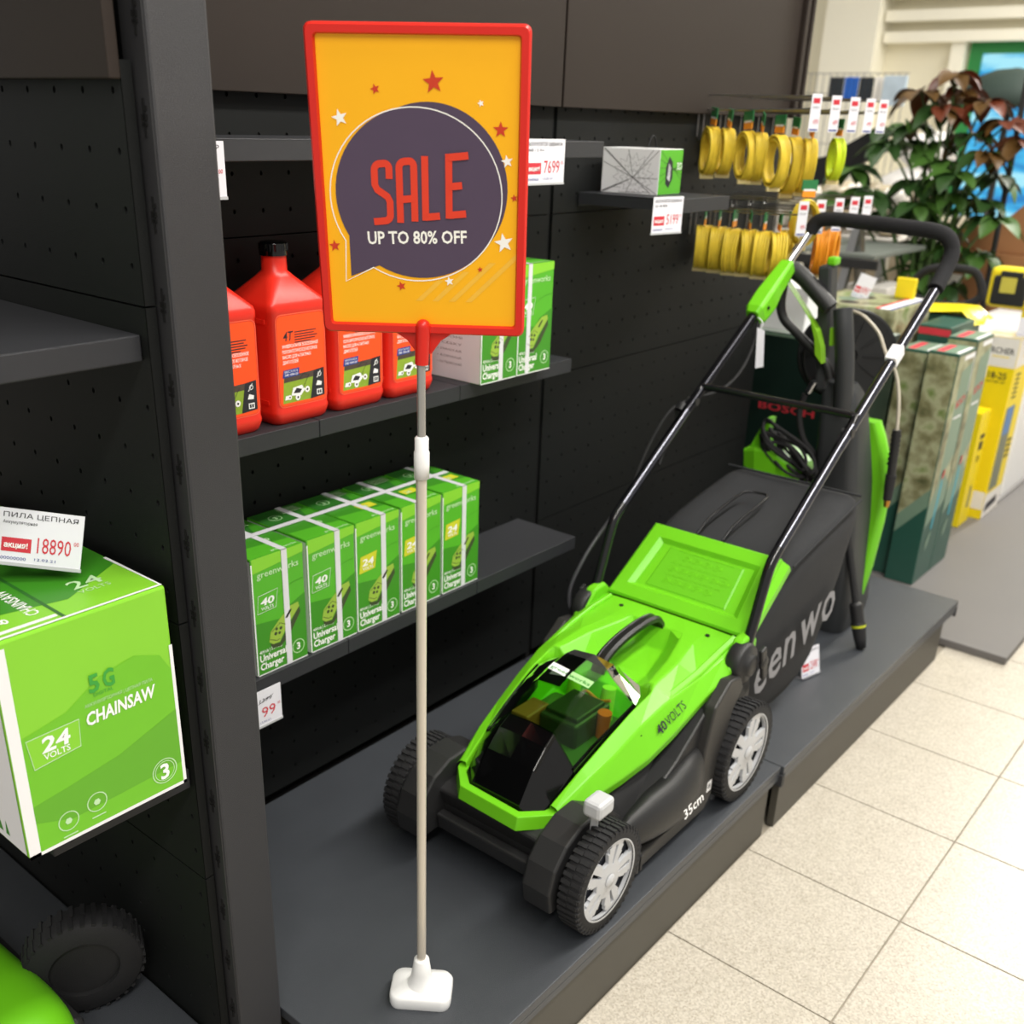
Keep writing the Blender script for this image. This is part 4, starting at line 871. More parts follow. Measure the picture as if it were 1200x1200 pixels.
# telescopic pole behind, with green cap
WB(MB().beam((2.275,.905,.74),(2.262,.935,1.012),.030,.042,(1,0,0)),'pole',WG,bevel=.006)
WB(MB().box(2.247,2.277,.913,.934,1.012,1.030,.005),'pole_cap',GREEN)
# trigger gun
col=[(2.245,.880,.925),(2.24,.868,.88),(2.245,.858,.82),(2.252,.852,.76),(2.262,.850,.70)]
WB(MB().tube(smooth(col,5),[.021]*21,n=14),'gun_barrel',WG)
WB(MB().tube(smooth([(2.235,1.005,.998),(2.235,.975,.982),(2.235,.94,.955),(2.237,.905,.925)],5),.0185,n=14),'gun_grip',BLACKP)
WB(MB().tube(smooth([(2.235,1.012,.988),(2.24,1.022,.955),(2.245,1.024,.915),(2.248,1.012,.885),(2.25,.98,.860),(2.25,.935,.828),(2.252,.90,.800),(2.252,.885,.77)],5),.0105,n=10),'hand_guard',BLACKP)
m=MB(); m.loft([[V((2.232+a,y+b,z+c)) for a,b,c in ((-.012,-.009,-.009),(.012,-.009,-.009),(.012,.009,.009),(-.012,.009,.009))] for y,z in ((1.000,.962),(.965,.925),(.930,.885),(.915,.850),(.908,.815))]); WB(m,'trigger',mat('trigger_lime',(128,186,34),.45),bevel=.002)
WB(MB().beam((2.236,.893,.885),(2.24,.890,.845),.010,.008),'safety_catch',mat('trigger_lime',(128,186,34),.45),bevel=.002)
WB(MB().cyl((2.242,.928,.735),(2.238,.915,.762),.008,n=12),'coupling',CHROME)
WB(MB().tube(smooth([(2.244,.935,.728),(2.25,.945,.68),(2.26,.93,.62),(2.28,.90,.58)],5),.007,n=8),'gun_hose',RUBBER)
# hose reel
for y0,nm in ((-.03,'reel_flange'),(.03,'reel_flange')):
    ax=V((-.80,-.58,.12)).normalized(); c=V((2.395,.915,.800))-ax*y0
    m=MB(); m.lathe([(.018,.0),(.10,.0),(.106,.002),(.107,.006),(.10,.005),(.05,.004),(.018,.007)],c=c,axis=ax,n=44)
    x,y,_=frame(ax)
    for k in range(10):
        a=2*PI*k/10; u=x*math.cos(a)+y*math.sin(a); m.beam(c+u*.03+ax*.006,c+u*.098+ax*.006,.003,.003,ax)
    WB(m,nm,mat('reel_black',(22,23,24),.45))
WB(MB().cyl((2.371,.8976,.8036),(2.419,.9324,.7964),.05,n=24),'reel_hub',BLACKP)
HW=mat('pale_hose',(196,188,172),.4)
WB(MB().tube(smooth([(2.36,.90,.905),(2.34,.865,.900),(2.335,.825,.87),(2.33,.80,.83),(2.33,.770,.79),(2.33,.752,.73),(2.33,.744,.665)],6),.004,n=8),'hose',HW)
m=MB(); m.tube(smooth([(2.33,.744,.665),(2.33,.740,.60),(2.33,.738,.56)],4),.010,n=12)
for k in range(7): m.lathe([(.0115,0),(.0115,.005)],c=(2.33,.743-.0004*k,.655-.011*k),axis=(0,0,-1),n=12)
WB(m,'hose_connector',BLACKP); WB(MB().cyl((2.33,.738,.56),(2.33,.736,.50),.0125,.010,n=14),'hose_grip',RUBBER); WB(MB().cyl((2.33,.736,.50),(2.33,.7355,.483),.008,.006,n=12),'brass_tip',mat('brass',(190,140,60),.3,metal=.9))
# lance leaning on it
la=thing('spray_lance','black spray lance with ribbed nozzle and yellow ring standing upright behind the bag','lance',(2.255,.706,.1485))
def LB(mb,name,m): return L0(mb.build(name,m),la)
tp=V((2.29,.855,.60)); bt=V((2.255,.706,.150)); ax=(bt-tp).normalized(); Ln=(bt-tp).length
LB(MB().cyl(tp,tp+ax*(Ln-.11),.0085,n=12),'lance_tube',RUBBER)
m=MB(); m.lathe([(.009,-.10),(.010,-.02),(.012,0),(.010,.03)],c=tp+ax*.05,axis=ax,n=14); LB(m,'lance_sleeve',BLACKP)
pr=[(.0085,0),(.013,.004)]; 
for k in range(6): pr+=[(.0165,.008+k*.007),(.014,.0115+k*.007)]
pr+=[(.0175,.052),(.0175,.056)]
LB(MB().lathe(pr,c=tp+ax*(Ln-.115),axis=ax,n=18),'nozzle_collar',BLACKP)
LB(MB().lathe([(.0176,.056),(.0178,.059),(.0165,.062)],c=tp+ax*(Ln-.115),axis=ax,n=18),'yellow_ring',mat('ring_yellow',(196,206,40),.5))
LB(MB().lathe([(.0165,.062),(.0145,.09),(.0115,.113),(0,.115)],c=tp+ax*(Ln-.115),axis=ax,n=18),'nozzle',RUBBER)

# lime garden tool with coiled cable, behind the bag
gt=thing('garden_pump','lime green electric tool body with a bundle of black cable behind the grass bag','garden tool',(2.30,1.02,.1485))
m=MB(); m.loft([[V(p) for p in q_] for q_ in (
 [(2.26,1.075,.565),(2.26,1.07,.520),(2.34,1.07,.515),(2.34,1.075,.57)],
 [(2.25,1.045,.575),(2.25,1.035,.500),(2.36,1.035,.495),(2.36,1.045,.585)],
 [(2.25,.985,.572),(2.25,.985,.478),(2.36,.985,.475),(2.36,.985,.58)],
 [(2.26,.935,.545),(2.26,.945,.485),(2.35,.945,.482),(2.35,.935,.55)],
 [(2.28,.905,.520),(2.28,.915,.497),(2.33,.915,.495),(2.33,.905,.525)])]); L0(m.build('housing',GREEN,bevel=.006),gt)
m=MB(); m.loft([[V((2.27+a,y+b,z)) for a,b in ((0,-w_),(0.03,-w_),(.03,w_),(0,w_))] for z,y,w_ in ((.565,1.050,.018),(.60,1.042,.012),(.635,1.030,.009),(.648,1.026,.006))]); L0(m.build('handle_fin',GREEN,bevel=.003),gt)
rg=random.Random(5)
m=MB()
for k in range(9):
    c=V((2.25+.012*(k%3),.955+rg.uniform(-.015,.015),.585+rg.uniform(-.02,.02))); ra,rb=.070+rg.uniform(-.012,.012),.035+rg.uniform(-.01,.01); th=R(-28+rg.uniform(-12,12))
    m.tube([c+V((.01*math.sin(3*t+k),ra*math.cos(t)*math.cos(th)-rb*math.sin(t)*math.sin(th),-(ra*math.cos(t)*math.sin(th))*1+rb*math.sin(t)*math.cos(th))) for t in [2*PI*i/24 for i in range(24)]],.0042,n=6,closed=True)
o=L0(m.build('cable_bundle',RUBBER),gt); o['kind']='stuff'
L0(MB().box(2.28,2.36,.955,1.05,.1485,.48,.01).build('stand_body',BLACKP),gt)

# ---------------------------------------------------------------- boxes beyond the podium
PHO=None
def photo_mat(name,cols,scale):
    m=bpy.data.materials.new(name); m.use_nodes=True; nt=m.node_tree; N=nt.nodes; L=nt.links; b=N['Principled BSDF']
    tc=N.new('ShaderNodeTexCoord'); n=N.new('ShaderNodeTexNoise'); n.inputs['Scale'].default_value=scale; n.inputs['Detail'].default_value=5; L.new(tc.outputs['Object'],n.inputs['Vector'])
    cr=N.new('ShaderNodeValToRGB'); el=cr.color_ramp.elements; el[0].position=.3; el[0].color=lin(cols[0])+(1,); el[1].position=.7; el[1].color=lin(cols[-1])+(1,)
    for i,c in enumerate(cols[1:-1]): q=el.new(.3+.4*(i+1)/(len(cols)-1)); q.color=lin(c)+(1,)
    L.new(n.outputs['Fac'],cr.inputs[0]); L.new(cr.outputs[0],b.inputs['Base Color']); b.inputs['Roughness'].default_value=.35; MATS[name]=m; return m
PH=photo_mat('printed_garden',[(70,74,44),(128,126,92),(170,172,138),(110,130,70)],16)
BG=mat('carton_bottle_green',(42,84,72),.35,var=.05); BGL=mat('carton_pale_green',(116,142,122),.35); TEAL=mat('tool_teal',(60,160,180),.45)
def tall_box(label,x,y,w,d,h,face):
    t=thing('tall_carton',label,'box',(x,y,.0225),0,'tall dark green tool cartons in a row')
    MB().box(0,w,0,d,0,h,.002).build('carton',BG,t)
    def art(p,W_):
        p.poly([(.002,h*.99),(W_-.002,h*.99),(W_-.002,h*.42),(W_*.5,h*.5),(.002,h*.36)],PH,0)
        p.poly([(W_*.35,h*.92),(W_-.002,h*.95),(W_-.002,h*.55),(W_*.3,h*.45)],BGL,1); p.poly([(.002,h*.36),(W_*.5,h*.5),(W_-.002,h*.42),(W_-.002,h*.34),(.002,h*.26)],BGL,1)
        p.rect(W_-.006,h*.82,W_-.001,h*.985,WHITE,3); p.rect(W_*.35,h*.965,W_-.001,h*.985,WHITE,3)
        p.text('BOSCH',W_*.42,h*.765,.022,INKR,3,bold=.015,w=W_*.5,rot=.2); p.rect(W_*.4,h*.72,W_*.85,h*.728,WHITE,3)
        p.poly([(W_*.42,h*.24),(W_*.52,h*.23),(W_*.60,h*.42),(W_*.58,h*.46),(W_*.50,h*.45)],TEAL,3); p.poly([(W_*.5,h*.455),(W_*.6,h*.465),(W_*.62,h*.50),(W_*.54,h*.495)],INKR,3)
        p.poly([(W_*.3,h*.14),(W_*.45,h*.16),(W_*.55,h*.22),(W_*.4,h*.215),(W_*.3,h*.18)],BGL,3)
    p=Print((0,0,0),(1,0,0),(0,0,1),(0,-1,0),base=.0008); art(p,w); p.build('printed_front',t)
    p=Print((0,d,0),(0,-1,0),(0,0,1),(-1,0,0),base=.0008); p.poly([(.002,h*.99),(d-.002,h*.99),(d-.002,h*.44),(.002,h*.30)],PH,0); p.poly([(.002,h*.30),(d-.002,h*.44),(d-.002,h*.36),(.002,h*.22)],BGL,1); p.build('printed_side',t)
    p=Print((0,0,h),(1,0,0),(0,1,0),(0,0,1),base=.0008); p.rect(.002,.002,w-.002,d-.002,BGL,0); p.rect(.01,d*.55,w-.02,d*.8,INKR,1); p.rect(.01,.004,w-.01,.014,WHITE,1); p.build('printed_top',t)
tall_box('nearest tall dark green carton of the row, its end touching the podium',3.024,.835,.150,.085,.70,0)
tall_box('second tall dark green carton of the row, beside the yellow carton',3.178,.835,.150,.085,.72,0)
tall_box('tall dark green carton half hidden behind the hose reel and hose',3.055,.925,.150,.085,.69,0)
# wide dark box behind the mower handle
t=thing('wide_carton','wide very dark green carton lettered in red behind the mower handle','box',(2.76,1.0,.0225))
MB().box(0,.25,0,.44,0,.735,.002).build('carton',mat('carton_darkest',(14,34,28),.45),t)
p=Print((0,.44,0),(0,-1,0),(0,0,1),(-1,0,0),base=.0008); p.text('BOSCH',.155,.515,.022,INKR,1,bold=.015,w=.17); p.rect(.0,.725,.438,.733,BGL,1); p.build('printed_front',t)
p=Print((0,0,.735),(1,0,0),(0,1,0),(0,0,1),base=.0008); p.rect(.002,.002,.248,.438,mat('top_grey',(150,160,152),.5),0); p.build('printed_top',t)
t=thing('white_carton','plain white carton standing on the wide dark green carton','box',(2.80,1.20,.758))
MB().box(0,.19,0,.22,0,.12,.002).build('carton',WHITE,t)
# garden-picture carton with price tag
t=thing('picture_carton','pale garden-picture carton with a red and blue stripe, behind the hose reel','box',(3.05,1.04,.0225))
MB().box(0,.30,0,.28,0,.79,.002).build('carton',PH,t)
p=Print((0,0,.79),(1,0,0),(0,1,0),(0,0,1),base=.0008); p.rect(.002,.002,.298,.278,PH,0); p.poly([(.0,.02),(.30,.02),(.30,.05),(.0,.05)],WHITE,1); p.poly([(.0,.01),(.30,.01),(.30,.02),(.0,.02)],INKB,1); p.poly([(.0,.05),(.30,.05),(.30,.062),(.0,.062)],INKR,1)
for k in range(4): p.disc(.05+.065*k,.16+.03*(k%2),.03,BGL if k%2 else BROWN,2)
p.build('printed_top',t)
# red/teal low carton and yellow film in front of it
t=thing('flat_carton','dark teal carton with a red band, behind the tall green cartons','box',(3.23,.93,.0225))
MB().box(0,.22,0,.095,0,.735,.002).build('carton',BG,t)
p=Print((0,.095,.0),(0,-1,0),(0,0,1),(-1,0,0),base=.0008); p.rect(0,.708,.095,.728,INKR,1); p.build('printed_band',t)
t=thing('teal_carton','plain dark teal carton under the crumpled yellow plastic wrap','box',(3.46,.95,.0225)); MB().box(0,.13,0,.20,0,.735,.002).build('carton',BG,t)
m=MB(); rg=random.Random(9)
secs=[]
for i in range(9):
    secs.append([V((3.44+.022*i,.925+.25*j/5+rg.uniform(-.006,.006),.762+rg.uniform(0,.018)+(-.03 if j in (0,5) else 0))) for j in range(6)])
m.loft(secs,closed=False,caps=False,smooth=True)
tag(m.build('plastic_wrap',mat('yellow_film',(244,224,40),.25,trans=.0),recalc=False),'crumpled yellow plastic wrap lying on top of the cartons','wrap')
MB  # yellow tab
t=tag(MB().box(3.30,3.315,1.08,1.14,.8135,.875,.003).build('yellow_card',YEL),'small yellow card standing on the garden-picture carton','card')

# yellow cartons
KY=mat('carton_yellow',(240,214,22),.4,var=.02); KW=mat('carton_white',(232,228,222),.45)
t=thing('yellow_tall_carton','tall yellow carton with white top band, on the grey platform','box',(3.785,.862,.0225))
MB().box(0,.20,0,.13,0,.64,.002).build('carton',KY,t)
p=Print((0,.13,0),(0,-1,0),(0,0,1),(-1,0,0),base=.0008); p.rect(.001,.54,.129,.639,KW,0); p.rect(.001,.0,.129,.03,KY,0); p.rect(.08,.035,.129,.10,KW,0)
p.text('KÄRCHER',.012,.585,.020,INK,2,bold=.015,w=.106); p.rect(.05,.572,.105,.576,KY,1); p.text('18-25',.05,.50,.022,INK,2,bold=.015,w=.06); p.text('BATTERY SET',.05,.485,.008,INK,2,w=.06); p.build('printed_front',t)
p=Print((0,0,0),(1,0,0),(0,0,1),(0,-1,0),base=.0008); p.rect(.001,.54,.199,.639,KW,0); p.rect(.001,.002,.199,.09,KW,0); p.poly([(.02,.02),(.16,.03),(.15,.06),(.03,.05)],INK,1); p.rect(.02,.10,.12,.40,mat('photo_tone',(120,124,104),.5),0); p.rect(.03,.30,.11,.40,mat('photo_blue',(90,130,180),.5),1)
p.text('KÄRCHER',.08,.585,.020,INK,2,bold=.015,w=.11); p.rect(.08,.57,.19,.575,KY,1)
for k in range(6): p.rect(.04,.43+.016*k,.09,.437+.016*k,INK,1)
for k in range(4): p.rect(.13,.20+.02*k,.18,.21+.02*k,INK,1)
p.build('printed_side',t)
p=Print((0,0,.64),(1,0,0),(0,1,0),(0,0,1),base=.0008); p.rect(.001,.001,.199,.129,KW,0); p.rect(.05,.02,.07,.11,KY,1); p.build('printed_top',t)
t=thing('yellow_slim_carton','slim yellow carton leaning nearest the green cartons','box',(3.64,.895,.0225))
MB().box(0,.11,0,.05,0,.405,.0015).build('carton',KY,t)
p=Print((0,0,0),(1,0,0),(0,0,1),(0,-1,0),base=.0008); p.rect(.04,.27,.08,.30,INK,0); p.rect(.035,.31,.085,.325,INK,0); p.rect(.05,.06,.07,.14,mat('photo_tone',(120,124,104),.5),0); p.text('2.0',.04,.23,.02,INK,1,bold=.02); p.build('printed_front',t)
# yellow handheld device on top
t=thing('yellow_window_cleaner','yellow handheld device with black battery dock standing on the tall yellow carton','device',(3.87,.93,.6625))
m=MB(); m.box(-.035,.035,-.075,-.035,0,.23,.012).box(-.03,.03,-.085,-.06,.0,.02,.004); m.build('body',YEL,t); MB().box(-.04,.04,-.045,.085,.085,.215,.014).build('dock_frame',YEL,t)
MB().box(-.048,-.034,-.040,.070,.095,.19,.008).build('battery_dock',BLACKP,t); MB().box(-.0495,-.046,-.005,.045,.135,.195,.002).build('display',mat('display_olive',(196,186,80),.4),t)
MB().cyl((-.01,-.05,.06),(-.01,-.13,.055),.016,n=12).build('trigger_stub',YEL,t); MB().box(-.05,-.02,-.02,.05,.185,.205,.003).build('latch',RUBBER,t)
price_tag('small white price tag on the tall yellow carton at the right edge',(3.80,.855,.70),(-1,-.3,0),.06,.06,'9990','KARCHER'[:0],red=False,holder=False)
price_tag('small tilted white price tag above the garden-picture carton',(3.20,1.20,.848),(-1,-.5,0),.05,.07,'8990','',red=True,roll=.3)
# black curved handle
t=thing('curved_handle','black foam loop handle of a boxed machine behind the mower grip','handle',(3.68,1.0,.70))
L0(MB().tube(smooth([(3.68,1.22,.80),(3.68,1.19,.85),(3.68,1.14,.872),(3.69,1.06,.875),(3.70,1.02,.86),(3.70,.995,.80),(3.69,1.03,.765),(3.68,1.10,.755),(3.68,1.19,.765)],6,True),.0135,n=10,closed=True).build('grip_loop',FOAM),t)
L0(MB().cyl((3.68,1.20,.775),(3.68,1.20,.023),.010,n=10).build('grip_post',RUBBER),t)
# white cabinet at right edge
t=thing('white_cabinet','white metal cabinet at the right edge of the platform','cabinet',(4.02,.87,.0225))
m=MB(); m.box(0,.7,0,.32,0,.60,.004); m.build('cabinet_body',WHITEP,t); MB().box(.01,.345,-.006,0,.03,.57,.002).build('cabinet_door',WHITEP,t); MB().box(.355,.69,-.006,0,.03,.57,.002).build('cabinet_door',WHITEP,t)

# ---------------------------------------------------------------- hooks with trimmer line coils
def hook(label,x,z,L=.26,grp='wire hooks on the perforated wall'):
    t=thing('wire_hook',label,'hook',(x,YW,z),0,grp)
    MB().tube(smooth([(0,0,0),(0,-L*.9,.004),(0,-L,.010)],4),.0022,n=6).build('prong',STEEL,t)
    m=MB(); m.tube([(-.012,-.003,.012),(-.012,-.003,-.055)],.0016,n=6).tube([(.012,-.003,.012),(.012,-.003,-.055)],.0016,n=6).tube([(-.012,-.003,.0),(.012,-.003,.0)],.0016,n=6); m.build('back_wires',STEEL,t)
    MB().tube([(0,0,.030),(0,-L-.005,.030)],.0015,n=6).build('label_rail',STEEL,t)
    m=MB(); m.box(-.0005,.0,0,0,0,0); 
    cc,sn=math.cos(R(-38)),math.sin(R(-38)); c=MB(); c.add([(a*cc-b*sn,-L-.010+a*sn+b*cc,z) for z in (-.038,.034) for a,b in ((-.0115,0),(.0115,0),(.0115,.001),(-.0115,.001))],[(0,1,5,4),(1,2,6,5),(2,3,7,6),(3,0,4,7),(0,3,2,1),(4,5,6,7)]); c.build('label_card',PAPER,t)
    p=Print((-.0115*cc,-L-.010-.0115*sn,-.038),(cc,sn,0),(0,0,1),(sn,-cc,0)); p.rect(.004,.054,.019,.064,INKR,0); p.text('ЛЕСКА',.004,.044,.004,INK,1,w=.015); p.text('499',.009,.014,.010,INKR,1,w=.011); p.rect(.002,.002,.021,.005,INKB,0); p.build('printed_label',t)
    return t
def coil(label,x,y,z,r,wd,m,grp,rz=0,tilt=0,stretch=1.25,rx=0,card=0):
    """bundle of line hanging below (x,y,z); coil axis near y"""
    t=thing('line_coil',label,'line coil',(x,y,z),0,grp,rot=(rx,tilt,rz))
    b=MB(); rg_=random.Random(int(x*1000+y*777+z*99))
    nl=6
    for k in range(nl):
        for q_ in range(2):
            rr_=r-q_*.006-rg_.uniform(0,.002); yy=(k-(nl-1)/2)*wd/nl
            b.tube([((rr_)*math.cos(a)*.82,yy+.001*math.sin(2*a+k),-.02-r*stretch+rr_*stretch*math.sin(a)) for a in [2*PI*i/22 for i in range(22)]],wd/nl*.58,n=5,closed=True)
    b.build('line_bundle',m,t)
    hg=mat('header_green',(46,120,70),.5); ho=mat('header_orange',(236,150,40),.5)
    c=MB(); c.use(hg).box(-.019,.019,-.001,.001,-.002,.020).use(ho).box(-.016,.016,-.0012,.0012,-.016,-.002).use(WHITE).box(-.014,.014,-.0015,.0015,-.003,.001); c.build('header_card',None,t)
    c=MB(); c.box(-.003,.003,-wd/2-.003,wd/2+.003,-.03-2*r*stretch+.002,-.028-2*r*stretch+.010); c.build('tie',mat('clear_tie',(222,206,150),.3),t)
    return t
HX=[2.23,2.33,2.43,2.52,2.60]
for i,x in enumerate(HX):
    hook(('first','second','third','fourth','last')[i]+' wire hook from the left in the upper row, holding trimmer line' if i<3 else ('fourth','last')[i-3]+' wire hook from the left in the upper row',x,1.315)
for i,x in enumerate([2.24]+HX[1:]):
    hook(('first','second','third','fourth','last')[i]+' wire hook from the left in the lower row',x,1.105)
G1='yellow trimmer line coils on the upper hooks'; G2='yellow trimmer line coils on the lower hooks'
up_=[(2.23,1.235,.040,R(50),LINEY),(2.23,1.195,.038,R(42),LINEY),(2.23,1.150,.040,R(58),LINEY),(2.23,1.115,.040,R(35),LINEY),(2.23,1.075,.042,R(60),LINEY),(2.33,1.085,.048,R(50),LINEY),(2.33,1.045,.046,R(38),LINEY)]
nm=('first','second','third','fourth','fifth','sixth','seventh')
for i,(x,y,r,rz,m) in enumerate(up_): coil(nm[i]+' yellow line coil from the wall in the upper row',x,y,1.300-.003*i,r,.026,m,G1,rz,R(rng.uniform(-14,14)))
coil('bright lime line coil hanging at the right end of the upper hooks',2.44,1.03,1.285,.036,.022,LIMEL,None,R(45))
lo=[(2.24,1.235),(2.24,1.198),(2.24,1.160),(2.24,1.122),(2.24,1.085),(2.24,1.050),(2.33,1.07)]
for i,(x,y) in enumerate(lo): coil(nm[i]+' yellow line coil from the wall in the lower row',x,y,1.090,.038,.034,LINEY,G2,R(rng.uniform(12,38)),R(rng.uniform(-6,6)))
coil('large yellow line coil hooked above the lower row, facing the aisle',2.30,1.02,1.160,.040,.020,LINEY,None,R(-35))
coil('orange line coil hanging at the right of the lower row, behind the grip',2.44,1.035,1.085,.040,.030,ORANGEL,None,R(30))
coil('second orange line coil on the lower hooks beside the lime cap',2.52,1.04,1.085,.036,.026,ORANGEL,None,R(10))

# ---------------------------------------------------------------- back of the shop
# dark slanted display and pale packed bags
t=thing('sloped_display','black sloped display board beyond the hooks','display',(4.62,1.98,0))
m=MB(); m.prism([(1.80,1.290),(1.70,1.225),(2.06,1.03),(2.25,1.02),(2.25,1.12),(1.98,1.18)],4.60,4.64,'yz'); L0(m.build('display_body',mat('display_black',(18,18,19),.4)),t)
L0(MB().box(4.605,4.635,2.19,2.22,.02,1.03).build('leg',STEEL),t); L0(MB().box(4.53,4.71,2.10,2.31,.0,.02,.004).build('foot',BLACKP),t)
CL=mat('clear_pack',(196,184,160),.25,var=.3,scale=25,trans=.15); CL2=mat('grey_pack',(150,140,118),.25,var=.3,scale=25)
rg=random.Random(11)
BAGM=MB()
bm=bmesh.new(); bmesh.ops.create_icosphere(bm,subdivisions=2,radius=1)
for v in bm.verts: v.co*=1+rg.uniform(-.12,.12)
BV=[v.co.copy() for v in bm.verts]; BF=[[v.index for v in f.verts] for f in bm.faces]; bm.free()
def lump(name,label,cat,c,s,m,grp=None,rz=0):
    mb=MB(); mb.add([V((v.x*s[0],v.y*s[1],max(-s[2]*.8,v.z*s[2]))) for v in BV],BF,True)
    o=mb.build(name,m); o.location=(c[0],c[1],c[2]+s[2]*.8); o.rotation_euler=(0,0,rz); return tag(o,label,cat,grp)
t=thing('pack_table','low table carrying pale plastic-wrapped packs beyond the hooks','table',(5.2,2.05,0))
m=MB(); m.box(4.85,5.65,1.72,2.45,.80,.84,.004); L0(m.build('table_top',KW),t)
for x in (4.9,5.6):
    for y in (1.77,2.40): L0(MB().box(x-.02,x+.02,y-.02,y+.02,0,.80).build('leg',STEEL),t)
for i in range(3):
    for j in range(5):
        for q_ in range(2):
            lump('plastic_pack',('upper' if q_ else 'lower')+' plastic-wrapped pack, %s from the plant, %s row of the heap'%(('nearest','second','third','fourth','farthest')[j],('front','middle','back')[i]),'pack',(5.0+.22*i,1.80+.14*j,.841+.115*q_),(.100,.064,.055),(CL,KW,CL2)[(i+j+q_)%3],'plastic packs heaped on the low table',rg.uniform(-.2,.2))
for i,(x,y,z,s,l) in enumerate(((6.0,2.08,.88,(.18,.20,.14),'lower white sack of the pile behind the plant'),(6.02,2.04,1.115,(.15,.16,.10),'upper white sack of the pile behind the plant'))):
    lump('white_sack',l,'sack',(x,y,z),s,mat('sack_white',(226,224,222),.5,bump=.6,bscale=30),None,.4*i)
t=thing('sack_stand','pale pallet box under the white sacks','crate',(6.0,2.07,0)); MB().box(-.2,.25,-.25,.28,0,.88,.01).build('crate_body',CL,t)
# black folding workbench with silver legs
t=thing('workbench','black folding workbench with silver trestle legs behind the mower grip','workbench',(4.2,1.6,0))
def TB(mb,name,m): return L0(mb.build(name,m),t)
TB(MB().box(3.95,4.5,1.46,1.70,.845,.862,.003),'worktop',mat('bench_grey',(110,116,110),.5)); TB(MB().box(3.95,4.5,1.74,1.90,.845,.862,.003),'worktop',mat('bench_grey',(110,116,110),.5))
TB(MB().box(3.93,3.95,1.44,1.92,.81,.845,.003),'crossmember',BLACKP)
for a,b in (((4.0,1.56,.96),(3.9,1.63,.03)),((4.0,1.56,.96),(4.15,1.44,.03))): TB(MB().beam(a,b,.03,.035,(1,0,0)),'silver_leg',STEEL)
TB(MB().beam((4.02,1.75,.82),(4.02,1.68,.03),.02,.02),'black_leg',BLACKP); TB(MB().beam((4.02,1.85,.82),(4.02,1.90,.03),.02,.02),'black_leg',BLACKP)
t=thing('white_long_carton','long white carton under the workbench','box',(4.17,1.55,0)); MB().box(0,.24,-.08,.10,0,.72,.003).build('carton',KW,t)
# cardboard boxes
KB=mat('kraft_board',(150,104,66),.7,var=.08,scale=6)
t=thing('cardboard_box','brown cardboard box behind the yellow device','box',(4.86,1.14,.0225)); MB().box(0,.45,-.15,.38,0,.80,.003).build('carton',KB,t)
p=Print((0,.38,0),(0,-1,0),(0,0,1),(-1,0,0)); p.rect(.06,.62,.12,.70,KW,0); p.disc(.09,.66,.012,INK,1,n=12); p.rect(.26,.30,.235,.79,mat('tape',(120,80,50),.3),0); p.build('printed_label',t)
t=thing('open_cardboard_box','open brown cardboard box with raised flap at the right edge','box',(5.08,1.21,.8235)); m=MB(); m.box(-.2,.2,-.2,.25,0,.10,.002); m.build('carton',KB,t); MB().prism([(-.2,.10),(.10,.10),(-.05,.26),(-.12,.25)],-.2,-.194,'yz').build('flap',KB,t)
t['kind']='' ; del t['kind']
# black pole at right
t=thing('black_pole','thin black pole rising at the right edge in front of the blue window','pole',(4.79,1.262,.0)); MB().cyl((0,0,.0),(-.05,.02,1.9),.012,n=10).build('pole_tube',BLACKP,t); MB().box(-.05,.05,-.05,.05,0,.02,.004).build('pole_foot',BLACKP,t)
# parasol-like dark dome
t=thing('garden_parasol','dark green domed canopy behind the plant, upper right','parasol',(6.6,1.84,0)); MB().lathe([(0,1.62),(.10,1.61),(.20,1.57),(.27,1.51),(.30,1.44),(.29,1.43),(.25,1.49),(0,1.58)],n=20).build('canopy',mat('canopy_green',(36,52,46),.7),t); MB().cyl((0,0,0),(0,0,1.62),.018,n=10).build('pole_tube',BLACKP,t)
# back display with blister packs
t=thing('back_display_rack','white wire rack with hanging goods against the far wall','rack',(7.05,2.9,0))
def KBk(mb,name,m): return L0(mb.build(name,m),t)
m=MB()
for k in range(17): m.cyl((7.1,2.62+.045*k,.3),(7.1,2.62+.045*k,1.62),.003,n=5,caps=False)
for z in (.3,.6,.9,1.2,1.5,1.62): m.cyl((7.1,2.60,z),(7.1,3.36,z),.003,n=5,caps=False)
o=KBk(m,'wire_grid',STEEL); o['kind']='stuff'
KBk(MB().box(7.11,7.4,2.6,3.36,0,.3,.005),'rack_base',KW)
PO=('left','middle','right')
for j,(c,nme,ex) in enumerate(((mat('pack_black',(40,42,46),.4),'black','left of the blue packs'),(mat('pack_blue',(36,96,190),.4),'blue','of the far rack'),(mat('pack_black',(40,42,46),.4),'black','between blue and white packs'),(KW,'white','of the far rack'))):
    for k in range(3):
        y=3.06-.098*j-.031*k
        o=MB().box(-.012,.012,-.013,.013,-.08,.055,.004).build('blister_pack',c); o.location=(7.02,y,1.54)
        m2=MB().cyl((.012,0,.045),(.08,0,.045),.002,n=5); h=m2.build('pack_hook',STEEL,o)
        tag(o,'%s %s hanging pack of the three %s'%(PO[k],nme,ex),'pack','%s packs %s'%(nme,ex))
o=MB().box(6.95,6.98,2.56,2.70,1.43,1.60,.003).build('poster_pack',mat('poster_pale',(180,196,210),.4,var=.2,scale=12)); tag(o,'pale framed picture pack at the right end of the far rack','pack'); MB().box(6.98,7.1,2.62,2.64,1.5,1.51).build('pack_hook',STEEL,o)

